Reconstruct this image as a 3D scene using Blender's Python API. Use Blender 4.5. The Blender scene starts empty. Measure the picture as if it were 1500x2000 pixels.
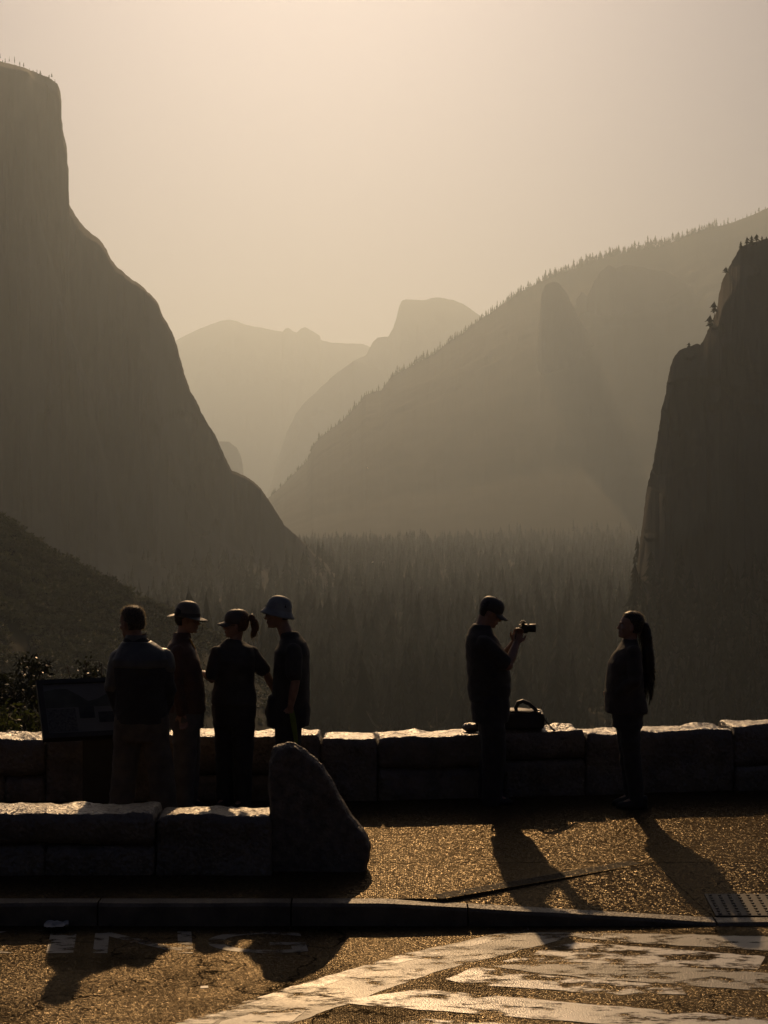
import bpy, bmesh, math, random
import numpy as np
from mathutils import Vector, Matrix, Euler
rnd = random.Random(7)
S = bpy.context.scene
COL = S.collection

# ------------------------------------------------------------------ camera, light, exposure
F, HOR, CAMZ = 3230.0, 950.0, 2.78          # focal length in photo pixels, horizon row, eye height
cam = bpy.data.cameras.new('camera'); camo = bpy.data.objects.new('camera', cam); COL.objects.link(camo)
camo.location = (0, 0, CAMZ); camo.rotation_euler = (math.radians(90), 0, 0)
cam.sensor_fit = 'VERTICAL'; cam.sensor_height = 36.0; cam.lens = F/2000*36; cam.shift_y = -(1000-HOR)/2000
cam.clip_start = 0.1; cam.clip_end = 60000
S.camera = camo

SUN = Vector((-0.0433, 1.0, 0.478)).normalized()
EL = math.asin(SUN.z); AZ = math.atan2(SUN.x, SUN.y)
w = bpy.data.worlds.new('World'); S.world = w; w.use_nodes = True
nt = w.node_tree; nt.nodes.clear()
sky = nt.nodes.new('ShaderNodeTexSky'); sky.sky_type = 'NISHITA'; sky.sun_disc = False
sky.sun_elevation = EL; sky.sun_rotation = AZ
sky.altitude = 1300; sky.air_density = 1.0; sky.dust_density = 9.0; sky.ozone_density = 0.3
tint = nt.nodes.new('ShaderNodeMix'); tint.data_type = 'RGBA'; tint.blend_type = 'MULTIPLY'; tint.inputs[0].default_value = 1.0
tint.inputs[7].default_value = (0.43, 0.44, 0.61, 1)
bgn = nt.nodes.new('ShaderNodeBackground'); bgn.inputs[1].default_value = 0.05
wo = nt.nodes.new('ShaderNodeOutputWorld')
nt.links.new(sky.outputs[0], tint.inputs[6]); nt.links.new(tint.outputs[2], bgn.inputs[0]); nt.links.new(bgn.outputs[0], wo.inputs[0])

sl = bpy.data.lights.new('sun', 'SUN'); sl.energy = 5.0; sl.angle = math.radians(0.5); sl.color = (1.0, 0.63, 0.31)
so = bpy.data.objects.new('sun', sl); COL.objects.link(so); so.rotation_euler = SUN.to_track_quat('Z', 'Y').to_euler()
so.location = (-20, 200, 150)

S.view_settings.view_transform = 'Standard'; S.view_settings.look = 'None'
S.view_settings.gamma = 1.0; S.view_settings.use_curve_mapping = False
S.view_settings.exposure = -1.27
S.cycles.use_denoising = True
S.cycles.max_bounces = 6; S.cycles.diffuse_bounces = 3; S.cycles.glossy_bounces = 3
S.cycles.transmission_bounces = 4; S.cycles.volume_bounces = 1; S.cycles.transparent_max_bounces = 8
S.cycles.sample_clamp_indirect = 4.0
HAZE_DENSITY, HAZE_G, HAZE_COL = 1.0e-4, 0.71, (0.70, 0.845, 1.0)

# ------------------------------------------------------------------ helpers
def ground(px, py, z=0.0):
    """photo pixel -> point on the level z"""
    s = (py-HOR)/(CAMZ-z); return Vector(((px-750)/s, F/s, z))
def at(px, py, d):
    return Vector(((px-750)/F*d, d, CAMZ+(HOR-py)/F*d))

def link(o, parent=None):
    COL.objects.link(o)
    if parent: o.parent = parent
    return o
def tag(o, label, cat, group=None):
    o['label'] = label; o['category'] = cat
    if group: o['group'] = group
    return o
def empty(name, loc=(0,0,0), rz=0.0):
    o = bpy.data.objects.new(name, None); o.location = loc; o.rotation_euler = (0,0,rz); o.empty_display_size = 0.2
    return link(o)
def obj(name, me, mat, parent=None, smooth=True):
    o = bpy.data.objects.new(name, me)
    if mat is not None and len(me.materials) == 0: me.materials.append(mat)
    if smooth: me.shade_smooth()
    return link(o, parent)
def struct(o): o['kind'] = 'structure'; return o
def stuff(o): o['kind'] = 'stuff'; return o
def pyd(name, v, f):
    me = bpy.data.meshes.new(name); me.from_pydata([tuple(map(float, p)) for p in v], [], f); me.update(); return me
def npmesh(name, v, f):
    """v (n,3), f (m,k) with a fixed number of corners"""
    me = bpy.data.meshes.new(name); v = np.asarray(v, np.float32); f = np.asarray(f, np.int32); k = f.shape[1]
    me.vertices.add(len(v)); me.vertices.foreach_set('co', v.ravel())
    me.loops.add(f.size); me.loops.foreach_set('vertex_index', f.ravel())
    me.polygons.add(len(f)); me.polygons.foreach_set('loop_start', np.arange(0, f.size, k, dtype=np.int32))
    me.update(calc_edges=True); me.validate(); return me

def _h(ix, iy, iz):
    n = (ix*374761393 + iy*668265263 + iz*2147483647) & 0xffffffff
    n = ((n ^ (n >> 13))*1274126177) & 0xffffffff
    n = n ^ (n >> 16)
    return (n & 0xffff)/65535.0
def vnoise(x, y, z=0.0):
    x, y, z = np.broadcast_arrays(np.asarray(x, float), np.asarray(y, float), np.asarray(z, float))
    ix, iy, iz = [np.floor(a).astype(np.int64) for a in (x, y, z)]
    fx, fy, fz = x-ix, y-iy, z-iz
    fx, fy, fz = [a*a*(3-2*a) for a in (fx, fy, fz)]
    r = 0
    for dx in (0,1):
        for dy in (0,1):
            for dz in (0,1):
                r = r + _h(ix+dx, iy+dy, iz+dz)*(fx if dx else 1-fx)*(fy if dy else 1-fy)*(fz if dz else 1-fz)
    return r*2-1
def fbm(x, y, z=0.0, o=4):
    r, a, fq = 0, 1.0, 1.0
    for i in range(o):
        r = r + a*vnoise(np.asarray(x)*fq+i*17.3, np.asarray(y)*fq+i*9.1, np.asarray(z)*fq+i*4.7); a *= 0.5; fq *= 2.03
    return r/1.8
def get_co(me):
    a = np.empty(len(me.vertices)*3, np.float32); me.vertices.foreach_get('co', a); return a.reshape(-1,3)
def set_co(me, a):
    me.vertices.foreach_set('co', np.asarray(a, np.float32).ravel()); me.update()
def get_no(me):
    a = np.empty(len(me.vertices)*3, np.float32); me.vertices.foreach_get('normal', a); return a.reshape(-1,3)
def roughen(me, amp, scale, o=3, seed=0.0):
    c = get_co(me); n = get_no(me)
    set_co(me, c + n*(amp*fbm(c[:,0]*scale+seed, c[:,1]*scale+seed*1.7, c[:,2]*scale, o))[:,None]); return me

# ------------------------------------------------------------------ materials
def mat(name, col, rough=0.8, var=0.25, vscale=6.0, bump=0.0, bscale=40.0, spec=0.5, col2=None, metal=0.0, transl=0.0, bdist=0.02, sheen=0.0):
    m = bpy.data.materials.new(name); m.use_nodes = True; t = m.node_tree; p = t.nodes['Principled BSDF']
    p.inputs['Roughness'].default_value = rough; p.inputs['Metallic'].default_value = metal
    p.inputs['Specular IOR Level'].default_value = spec
    if sheen: p.inputs['Sheen Weight'].default_value = sheen
    tc = t.nodes.new('ShaderNodeTexCoord')
    nz = t.nodes.new('ShaderNodeTexNoise'); nz.inputs['Scale'].default_value = vscale; nz.inputs['Detail'].default_value = 5
    t.links.new(tc.outputs['Object'], nz.inputs['Vector'])
    mx = t.nodes.new('ShaderNodeMix'); mx.data_type = 'RGBA'
    c2 = col2 or tuple(c*(1-var*1.5) for c in col)
    mx.inputs[6].default_value = (*c2, 1); mx.inputs[7].default_value = (*([c*(1+var) for c in col] if not col2 else col), 1)
    mr = t.nodes.new('ShaderNodeMapRange'); mr.inputs[1].default_value = 0.35; mr.inputs[2].default_value = 0.65
    t.links.new(nz.outputs['Fac'], mr.inputs[0]); t.links.new(mr.outputs[0], mx.inputs[0])
    t.links.new(mx.outputs[2], p.inputs['Base Color'])
    if bump:
        nb = t.nodes.new('ShaderNodeTexNoise'); nb.inputs['Scale'].default_value = bscale; nb.inputs['Detail'].default_value = 6
        t.links.new(tc.outputs['Object'], nb.inputs['Vector'])
        b = t.nodes.new('ShaderNodeBump'); b.inputs['Strength'].default_value = bump; b.inputs['Distance'].default_value = bdist
        t.links.new(nb.outputs['Fac'], b.inputs['Height']); t.links.new(b.outputs[0], p.inputs['Normal'])
    if transl:
        tr = t.nodes.new('ShaderNodeBsdfTranslucent'); t.links.new(mx.outputs[2], tr.inputs[0])
        ms = t.nodes.new('ShaderNodeMixShader'); ms.inputs[0].default_value = transl
        out = t.nodes['Material Output']
        t.links.new(p.outputs[0], ms.inputs[1]); t.links.new(tr.outputs[0], ms.inputs[2]); t.links.new(ms.outputs[0], out.inputs[0])
    return m

def asphalt(name, col, scale, bdist, rough, tint2, cracks=False):
    m = bpy.data.materials.new(name); m.use_nodes = True; t = m.node_tree; p = t.nodes['Principled BSDF']; L = t.links
    tc = t.nodes.new('ShaderNodeTexCoord')
    vo = t.nodes.new('ShaderNodeTexVoronoi'); vo.inputs['Scale'].default_value = scale
    L.new(tc.outputs['Object'], vo.inputs['Vector'])
    nz = t.nodes.new('ShaderNodeTexNoise'); nz.inputs['Scale'].default_value = 1.3; nz.inputs['Detail'].default_value = 6
    L.new(tc.outputs['Object'], nz.inputs['Vector'])
    nf = t.nodes.new('ShaderNodeTexNoise'); nf.inputs['Scale'].default_value = scale*1.6; nf.inputs['Detail'].default_value = 4
    L.new(tc.outputs['Object'], nf.inputs['Vector'])
    c1 = t.nodes.new('ShaderNodeMix'); c1.data_type = 'RGBA'; c1.inputs[6].default_value = (*col, 1); c1.inputs[7].default_value = (*tint2, 1)
    sp = t.nodes.new('ShaderNodeSeparateColor'); L.new(vo.outputs['Color'], sp.inputs[0]); L.new(sp.outputs[0], c1.inputs[0])
    c2 = t.nodes.new('ShaderNodeMix'); c2.data_type = 'RGBA'; c2.blend_type = 'MULTIPLY'; c2.inputs[0].default_value = 0.6
    rm = t.nodes.new('ShaderNodeMapRange'); rm.inputs[1].default_value = 0.3; rm.inputs[2].default_value = 0.7; rm.inputs[3].default_value = 0.5; rm.inputs[4].default_value = 1.25
    L.new(nz.outputs['Fac'], rm.inputs[0]); L.new(c1.outputs[2], c2.inputs[6]); L.new(rm.outputs[0], c2.inputs[7])
    last = c2.outputs[2]
    if cracks:   # wandering hairline cracks and darker oil-stained patches
        wn = t.nodes.new('ShaderNodeTexNoise'); wn.inputs['Scale'].default_value = 2.5; wn.inputs['Detail'].default_value = 5; L.new(tc.outputs['Object'], wn.inputs['Vector'])
        wm = t.nodes.new('ShaderNodeMix'); wm.data_type = 'RGBA'; wm.blend_type = 'LINEAR_LIGHT'; wm.inputs[0].default_value = 0.5
        L.new(tc.outputs['Object'], wm.inputs[6]); L.new(wn.outputs['Color'], wm.inputs[7])
        ve = t.nodes.new('ShaderNodeTexVoronoi'); ve.feature = 'DISTANCE_TO_EDGE'; ve.inputs['Scale'].default_value = 0.42; L.new(wm.outputs[2], ve.inputs['Vector'])
        ce = t.nodes.new('ShaderNodeMapRange'); ce.inputs[1].default_value = 0.002; ce.inputs[2].default_value = 0.007; ce.inputs[3].default_value = 0.15; ce.inputs[4].default_value = 1.0; L.new(ve.outputs['Distance'], ce.inputs[0])
        st = t.nodes.new('ShaderNodeTexNoise'); st.inputs['Scale'].default_value = 0.9; st.inputs['Detail'].default_value = 7; st.inputs['Roughness'].default_value = 0.65; L.new(tc.outputs['Object'], st.inputs['Vector'])
        sm_ = t.nodes.new('ShaderNodeMapRange'); sm_.inputs[1].default_value = 0.40; sm_.inputs[2].default_value = 0.52; sm_.inputs[3].default_value = 0.45; sm_.inputs[4].default_value = 1.0; L.new(st.outputs['Fac'], sm_.inputs[0])
        mm = t.nodes.new('ShaderNodeMath'); mm.name = 'wear'; mm.operation = 'MULTIPLY'; L.new(ce.outputs[0], mm.inputs[0]); L.new(sm_.outputs[0], mm.inputs[1])
        c3 = t.nodes.new('ShaderNodeMix'); c3.data_type = 'RGBA'; c3.blend_type = 'MULTIPLY'; c3.inputs[0].default_value = 1.0; L.new(last, c3.inputs[6]); L.new(mm.outputs[0], c3.inputs[7]); last = c3.outputs[2]
        sl2 = t.nodes.new('ShaderNodeMath'); sl2.operation = 'MULTIPLY'; sl2.inputs[1].default_value = 0.085; L.new(mm.outputs[0], sl2.inputs[0]); L.new(sl2.outputs[0], p.inputs['Specular IOR Level'])
    L.new(last, p.inputs['Base Color'])
    rr = t.nodes.new('ShaderNodeMapRange'); rr.inputs[3].default_value = rough-0.08; rr.inputs[4].default_value = rough+0.12
    L.new(sp.outputs[1], rr.inputs[0]); L.new(rr.outputs[0], p.inputs['Roughness'])
    ad = t.nodes.new('ShaderNodeMath'); ad.operation = 'MULTIPLY_ADD'; ad.inputs[1].default_value = 0.5
    inv = t.nodes.new('ShaderNodeMath'); inv.operation = 'MULTIPLY'; inv.inputs[1].default_value = -1.0
    L.new(vo.outputs['Distance'], inv.inputs[0]); L.new(nf.outputs['Fac'], ad.inputs[0]); L.new(inv.outputs[0], ad.inputs[2])
    b = t.nodes.new('ShaderNodeBump'); b.inputs['Strength'].default_value = 1.0; b.inputs['Distance'].default_value = bdist
    L.new(ad.outputs[0], b.inputs['Height']); L.new(b.outputs[0], p.inputs['Normal'])
    p.inputs['Specular Tint'].default_value = (1.0, 0.74, 0.40, 1); p.inputs['Specular IOR Level'].default_value = 0.06
    return m

def paint(name, col, rough, wear, under):
    """worn road paint: paint over the road surface, gone where the wear noise is high"""
    m = bpy.data.materials.new(name); m.use_nodes = True; t = m.node_tree; p = t.nodes['Principled BSDF']; L = t.links
    tc = t.nodes.new('ShaderNodeTexCoord')
    mp = t.nodes.new('ShaderNodeMapping'); mp.inputs['Scale'].default_value = (0.45, 1.0, 1.0); L.new(tc.outputs['Object'], mp.inputs[0])
    nz = t.nodes.new('ShaderNodeTexNoise'); nz.inputs['Scale'].default_value = 9; nz.inputs['Detail'].default_value = 9; nz.inputs['Roughness'].default_value = 0.68
    L.new(mp.outputs[0], nz.inputs['Vector'])
    cr = t.nodes.new('ShaderNodeMapRange'); cr.inputs[1].default_value = wear-0.045; cr.inputs[2].default_value = wear+0.045; L.new(nz.outputs['Fac'], cr.inputs[0])
    nc = t.nodes.new('ShaderNodeTexNoise'); nc.inputs['Scale'].default_value = 2.2; nc.inputs['Detail'].default_value = 6; L.new(mp.outputs[0], nc.inputs['Vector'])
    mx = t.nodes.new('ShaderNodeMix'); mx.data_type = 'RGBA'; mx.inputs[6].default_value = (*[c*0.55 for c in col], 1); mx.inputs[7].default_value = (*col, 1)
    r2 = t.nodes.new('ShaderNodeMapRange'); r2.inputs[1].default_value = 0.35; r2.inputs[2].default_value = 0.65; L.new(nc.outputs['Fac'], r2.inputs[0]); L.new(r2.outputs[0], mx.inputs[0])
    L.new(mx.outputs[2], p.inputs['Base Color'])
    r3 = t.nodes.new('ShaderNodeMapRange'); r3.inputs[1].default_value = 0.3; r3.inputs[2].default_value = 0.7; r3.inputs[3].default_value = rough+0.15; r3.inputs[4].default_value = rough-0.08
    L.new(nc.outputs['Fac'], r3.inputs[0]); L.new(r3.outputs[0], p.inputs['Roughness'])
    nb = t.nodes.new('ShaderNodeTexNoise'); nb.inputs['Scale'].default_value = 90; nb.inputs['Detail'].default_value = 3; L.new(tc.outputs['Object'], nb.inputs['Vector'])
    b = t.nodes.new('ShaderNodeBump'); b.inputs['Strength'].default_value = 0.6; b.inputs['Distance'].default_value = 0.006
    L.new(nb.outputs['Fac'], b.inputs['Height']); L.new(b.outputs[0], p.inputs['Normal'])
    tr = t.nodes.new('ShaderNodeBsdfTransparent'); ms = t.nodes.new('ShaderNodeMixShader')
    L.new(cr.outputs[0], ms.inputs[0]); L.new(p.outputs[0], ms.inputs[1]); L.new(tr.outputs[0], ms.inputs[2])
    L.new(ms.outputs[0], t.nodes['Material Output'].inputs[0])
    return m

def sparkle(m, scale, k, rough=None, vor=True, gloss=None):
    '''grain by grain tilt of the surface: each grain of aggregate or crystal gets its own facing'''
    t = m.node_tree; p = t.nodes['Principled BSDF']; L = t.links
    tc = t.nodes.new('ShaderNodeTexCoord'); tx = t.nodes.new('ShaderNodeTexVoronoi' if vor else 'ShaderNodeTexNoise'); tx.inputs['Scale'].default_value = scale
    L.new(tc.outputs['Object'], tx.inputs['Vector'])
    sub = t.nodes.new('ShaderNodeVectorMath'); sub.operation = 'SUBTRACT'; sub.inputs[1].default_value = (0.5,0.5,0.5); L.new(tx.outputs['Color'], sub.inputs[0])
    sc = t.nodes.new('ShaderNodeVectorMath'); sc.operation = 'SCALE'; sc.inputs['Scale'].default_value = k; L.new(sub.outputs[0], sc.inputs[0])
    ad = t.nodes.new('ShaderNodeVectorMath'); ad.operation = 'ADD'; L.new(sc.outputs[0], ad.inputs[0])
    src = p.inputs['Normal'].links[0].from_socket if p.inputs['Normal'].is_linked else None
    if src is None:
        ge = t.nodes.new('ShaderNodeNewGeometry'); src = ge.outputs['Normal']
    L.new(src, ad.inputs[1]); nm = t.nodes.new('ShaderNodeVectorMath'); nm.operation = 'NORMALIZE'; L.new(ad.outputs[0], nm.inputs[0])
    L.new(nm.outputs[0], p.inputs['Normal'])
    if gloss:   # mica-like glint of the tan aggregate
        p.inputs['Specular IOR Level'].default_value = 0.0
        for l in list(p.inputs['Specular IOR Level'].links): L.remove(l)
        gb = t.nodes.new('ShaderNodeBsdfGlossy'); gb.inputs['Color'].default_value = (1.0, 0.83, 0.58, 1); L.new(nm.outputs[0], gb.inputs['Normal'])
        if p.inputs['Roughness'].is_linked: L.new(p.inputs['Roughness'].links[0].from_socket, gb.inputs['Roughness'])
        ms = t.nodes.new('ShaderNodeMixShader'); ms.inputs[0].default_value = gloss
        L.new(p.outputs[0], ms.inputs[1]); L.new(gb.outputs[0], ms.inputs[2]); L.new(ms.outputs[0], t.nodes['Material Output'].inputs[0])
        if 'wear' in t.nodes:
            mw = t.nodes.new('ShaderNodeMath'); mw.operation = 'MULTIPLY'; mw.inputs[1].default_value = gloss; L.new(t.nodes['wear'].outputs[0], mw.inputs[0]); L.new(mw.outputs[0], ms.inputs[0])
    if rough is not None and not p.inputs['Roughness'].is_linked: p.inputs['Roughness'].default_value = rough
    return m
M = {}
M['road'] = sparkle(asphalt('road asphalt', (0.026,0.020,0.012), 105, 0.002, 0.22, (0.09,0.06,0.028), True), 105, 0.54, gloss=0.055)
M['walk'] = sparkle(asphalt('exposed aggregate', (0.026,0.020,0.012), 80, 0.002, 0.22, (0.10,0.066,0.031)), 80, 0.58, gloss=0.05)
M['kerb'] = sparkle(mat('kerb concrete', (0.20,0.165,0.115), 0.5, 0.2, 5, 0.4, 120, bdist=0.003, spec=0.3), 140, 0.5)
M['rib'] = mat('dark joint filler', (0.014,0.012,0.009), 0.7, spec=0.2)
M['paint'] = paint('worn white paint', (0.75,0.72,0.66), 0.33, 0.545, None)
M['paint_old'] = paint('old grey paint', (0.17,0.148,0.11), 0.42, 0.55, None)
M['paint_letter'] = paint('faded letter paint', (0.34,0.31,0.26), 0.42, 0.53, None)
M['paint_patch'] = paint('flaking white paint', (0.78,0.75,0.68), 0.34, 0.485, None)
M['granite'] = sparkle(mat('wall granite', (0.25,0.20,0.14), 0.30, 0.3, 4, 1.0, 30, col2=(0.13,0.103,0.072), bdist=0.02, spec=0.9), 60, 0.55)
M['boulder'] = sparkle(mat('boulder granite', (0.24,0.20,0.15), 0.5, 0.3, 14, 1.0, 40, col2=(0.13,0.108,0.08), bdist=0.02), 90, 0.6)
M['mortar'] = mat('mortar', (0.10,0.085,0.07), 0.9, 0.2, 8, 0.5, 60)
M['cliff'] = mat('cliff granite', (0.10,0.097,0.09), 0.95, 0.25, 0.004, 0.0, spec=0.1, col2=(0.06,0.06,0.055))
M['ridge'] = mat('forested rock', (0.034,0.037,0.027), 0.95, 0.3, 0.01, 0.0, spec=0.1, col2=(0.024,0.028,0.019))
M['earth'] = mat('forest floor', (0.042,0.04,0.026), 0.95, 0.3, 0.02, spec=0.1, col2=(0.025,0.028,0.018))
M['conifer'] = mat('conifer needles', (0.020,0.026,0.016), 0.9, 0.3, 0.05, transl=0.2)
M['bark'] = mat('conifer bark', (0.07,0.05,0.035), 0.9, 0.3, 2)
M['scrub'] = mat('hillside scrub', (0.07,0.08,0.042), 0.7, 0.35, 0.06, transl=0.3)
M['leaf_dark'] = mat('dark leathery leaf', (0.035,0.042,0.022), 0.38, 0.35, 3, transl=0.22)
M['leaf_green'] = mat('fresh green leaf', (0.085,0.11,0.03), 0.5, 0.35, 3, transl=0.45)
M['twig'] = mat('shrub twig', (0.06,0.045,0.035), 0.8)
M['skin'] = mat('skin', (0.42,0.25,0.17), 0.45, 0.1, 20, 0.15, 200, bdist=0.002)
M['hair_dark'] = mat('dark brown hair', (0.018,0.011,0.008), 0.38, 0.3, 60, 0.8, 160, bdist=0.004)
M['hair_grey'] = mat('greying short hair', (0.09,0.072,0.055), 0.3, 0.3, 60, 0.9, 160, bdist=0.006, transl=0.4, spec=0.9)
M['hair_rim'] = mat('stray hair painted rim-lit', (0.40,0.33,0.22), 0.3, 0.1, 60, transl=0.6)  # paler than the hair it grows from: backlit rim glow put into the colour
M['hair_fair'] = mat('fair brown hair', (0.20,0.11,0.05), 0.32, 0.3, 60, 0.8, 160, bdist=0.004, transl=0.25)
def cloth(name, c, rough=0.8, sheen=0.12): return mat(name, tuple(o_+1.5*k for o_, k in zip((0.028,0.025,0.020), c)), rough, 0.18, 9, 0.6, 60, spec=0.5, bdist=0.008, sheen=sheen)
M['tee_black'] = cloth('black cotton', (0.014,0.013,0.012))
M['tee_dark'] = cloth('charcoal cotton', (0.026,0.026,0.024))
M['jacket_brown'] = cloth('dark brown jacket cloth', (0.030,0.022,0.016))
M['jacket_black'] = cloth('black fleece', (0.010,0.010,0.010))
M['jacket_grey'] = mat('olive grey shell', (0.10,0.098,0.082), 0.42, 0.18, 9, 0.5, 50, spec=0.8, bdist=0.006)
M['rust'] = cloth('rust brown shirt', (0.06,0.02,0.006), 0.6)
M['khaki'] = cloth('khaki cotton', (0.085,0.068,0.044))
M['stone_pants'] = cloth('stone cotton', (0.09,0.08,0.062))
M['pants_black'] = cloth('black trousers', (0.010,0.010,0.011))
M['shoe'] = mat('dark shoe leather', (0.02,0.017,0.014), 0.5)
M['hat_olive'] = cloth('olive hat cloth', (0.085,0.078,0.058), 0.5)
M['hat_blue'] = cloth('pale blue grey cotton', (0.19,0.21,0.21), 0.6)
M['cap_dark'] = cloth('dark cap cloth', (0.02,0.018,0.016), 0.5)
M['cap_brown'] = cloth('brown grey cap cloth', (0.06,0.05,0.04), 0.5)
M['cord'] = mat('cord', (0.10,0.085,0.06), 0.7)
M['lanyard'] = mat('yellow lanyard', (0.55,0.34,0.05), 0.5, 0.1)
M['neon'] = mat('lime stripe', (0.20,0.27,0.035), 0.7, 0.1)
M['black_plastic'] = mat('black plastic', (0.015,0.015,0.015), 0.35, 0.1, 20, 0.2, 300, bdist=0.001)
M['glass'] = mat('dark lens glass', (0.01,0.01,0.012), 0.08, 0.0)
M['frame_metal'] = mat('dark painted steel', (0.025,0.023,0.02), 0.45, 0.15, 10)
M['bag'] = cloth('black nylon', (0.012,0.012,0.012), 0.5)
M['bag_edge'] = mat('bag piping', (0.03,0.028,0.025), 0.3)
M['eye'] = mat('eye', (0.5,0.48,0.45), 0.15, 0.0)
M['paper'] = mat('crumpled paper', (0.5,0.48,0.44), 0.8, 0.1, 20)
M['tactile'] = mat('tactile plate', (0.06,0.047,0.03), 0.6, 0.2, 8, 0.3, 200, bdist=0.002)
M['bird'] = mat('white feathers', (0.75,0.74,0.72), 0.7, 0.05)
M['print_sky'] = mat('panel print sky', (0.15,0.15,0.13), 0.4, 0.08, 3)
M['print_hill'] = mat('panel print hills', (0.07,0.075,0.05), 0.4, 0.25, 8)
M['print_text'] = mat('panel print text block', (0.09,0.088,0.075), 0.4, 0.45, 60)
M['print_photo'] = mat('panel print photographs', (0.03,0.03,0.025), 0.4, 0.5, 14)

# ------------------------------------------------------------------ terrain
BASE = -115.0
def terrain_z(x, y):
    x = np.asarray(x, float); y = np.asarray(y, float)
    t = np.clip((y-15.6)/560.0, 0, 1)
    z = -0.55 + (BASE+0.55)*t**0.92
    z = z + np.clip((y-60)/400, 0, 1)*(5*fbm(x/160, y/160, 0, 4))
    back = np.clip((-y-26)/300.0, 0, 1)
    z = z + back*105 + np.clip((-y-40)/60, 0, 1)*8*fbm(x/40, y/40, 3.0, 3)
    return z
ys = np.concatenate([np.linspace(-330,-30,18), np.array([-26,-10,5,12,15.6]), np.linspace(17,80,20), np.linspace(90,600,40), np.linspace(630,3200,70), np.linspace(3400,19000,30)])
xs = np.concatenate([np.linspace(-6500,-1300,18), np.linspace(-1200,-110,36), np.linspace(-100,100,41), np.linspace(110,1200,36), np.linspace(1300,6500,18)])
XX, YY = np.meshgrid(xs, ys); ZZ = terrain_z(XX, YY)
n1, n2 = XX.shape
idx = np.arange(n1*n2).reshape(n1, n2)
fq = np.stack([idx[:-1,:-1], idx[:-1,1:], idx[1:,1:], idx[1:,:-1]], -1).reshape(-1,4)
struct(obj('terrain', npmesh('terrain', np.stack([XX,YY,ZZ],-1).reshape(-1,3), fq), M['earth']))

MASSIFS = []
def massif(name, prof, d, front, back, fd, bd, mname, amp=25.0, sx=90.0, sz=300.0, step=3.0, jag=1.0, extra=None, crack=0.0):
    """prof: skyline in photo pixels, standing d metres away; front/back: (t, share of height) sections"""
    p = np.array(prof, float)
    seg = np.hypot(np.diff(p[:,0]), np.diff(p[:,1])); s = np.concatenate([[0], np.cumsum(seg)])
    n = max(40, int(s[-1]/step)); u = np.linspace(0, s[-1], n)
    px = np.interp(u, s, p[:,0]); py = np.interp(u, s, p[:,1])
    py = py + jag*fbm(u/9.0, np.full(n, d*0.01), 0, 3)*1.6
    px = px + jag*fbm(u/7.0, np.full(n, d*0.013+5), 2.0, 3)*1.1
    zr = CAMZ + (HOR-py)/F*d; b = BASE-12
    zr = np.maximum(zr, b+1)
    tf = np.concatenate([np.linspace(0,0.3,60), np.linspace(0.31,1,40)]); tb = np.linspace(0,1,10)[1:]
    gf = np.interp(tf, [q[0] for q in front], [q[1] for q in front]); gb = np.interp(tb, [q[0] for q in back], [q[1] for q in back])
    rows = []
    for t, g, sg, dep in [(t,g,1,bd) for t,g in list(zip(tb,gb))[::-1]] + [(0.0,1.0,1,bd)] + [(t,g,-1,fd) for t,g in zip(tf,gf)]:
        y = np.full(n, d + sg*t*dep); z = b + (zr-b)*g
        env = min(1.0, t*6) if t > 0 else 0.0
        X0 = (px-750)/F*d
        off = env*amp*(fbm(X0/sx, z/sz, d*0.003, 5)*1.6)
        if crack: off = off - env*crack*(np.abs(fbm(X0/(sx*0.8)+3, z/(sz*2.2), 7.0, 4))*2.2 + 0.7*np.abs(fbm(X0/(sx*0.25), z/(sz*0.5), 2.0, 3)) - 0.6*np.floor(2.5*fbm(X0/(sx*1.5), z/(sz*0.35), 4.0, 3)))
        if extra is not None and sg < 0: off = off + env*extra(px, CAMZ-HOR*0+ (HOR-(z-CAMZ)/np.maximum(y,1)*F))
        y = y - off
        z = z + env*amp*0.35*fbm(X0/60.0, y/60.0, 1.0, 4)*min(1, 4*g)
        rows.append(np.stack([(px-750)/F*y, y, z], -1))
    V = np.stack(rows, 0); k = V.shape[0]
    ii = np.arange(k*n).reshape(k, n)
    f = np.stack([ii[:-1,:-1], ii[1:,:-1], ii[1:,1:], ii[:-1,1:]], -1); f = np.delete(f, len(tb), axis=0).reshape(-1,4)
    o = struct(obj(name, npmesh(name, V.reshape(-1,3), f), M[mname]))
    order = np.argsort(px)
    MASSIFS.append((d, fd, bd, px[order], zr[order], front, back, b))
    return o
def surf(x, y):
    z = terrain_z(x, y)
    for d, fd, bd, px, zr, fr, bk, b in MASSIFS:
        q = 750 + np.asarray(x)/np.asarray(y)*F
        zz = np.interp(q, px, zr); t = (d-np.asarray(y))/fd; tb = (np.asarray(y)-d)/bd
        g = np.where(t >= 0, np.interp(t, [a[0] for a in fr], [a[1] for a in fr]), np.interp(tb, [a[0] for a in bk], [a[1] for a in bk]))
        ok = (t <= 1) & (tb <= 1) & (q > px[0]) & (q < px[-1])
        z = np.where(ok, np.maximum(z, b+(zz-b)*g), z)
    return z
CL = [(0,1),(0.05,0.97),(0.2,0.42),(0.45,0.17),(1,0)]
RG = [(0,1),(0.3,0.66),(0.7,0.2),(1,0)]
BK = [(0,1),(1,0)]
def elcap_step(px, py):
    c = np.interp(py, [400,700,900,1000,1110,1200], [60,150,203,218,247,290])
    c2 = np.interp(py, [500,800,950,1050,1130], [300,330,360,430,560])
    return 90/(1+np.exp((px-c)/2.5)) + 70/(1+np.exp((px-c2)/6.0))
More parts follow.
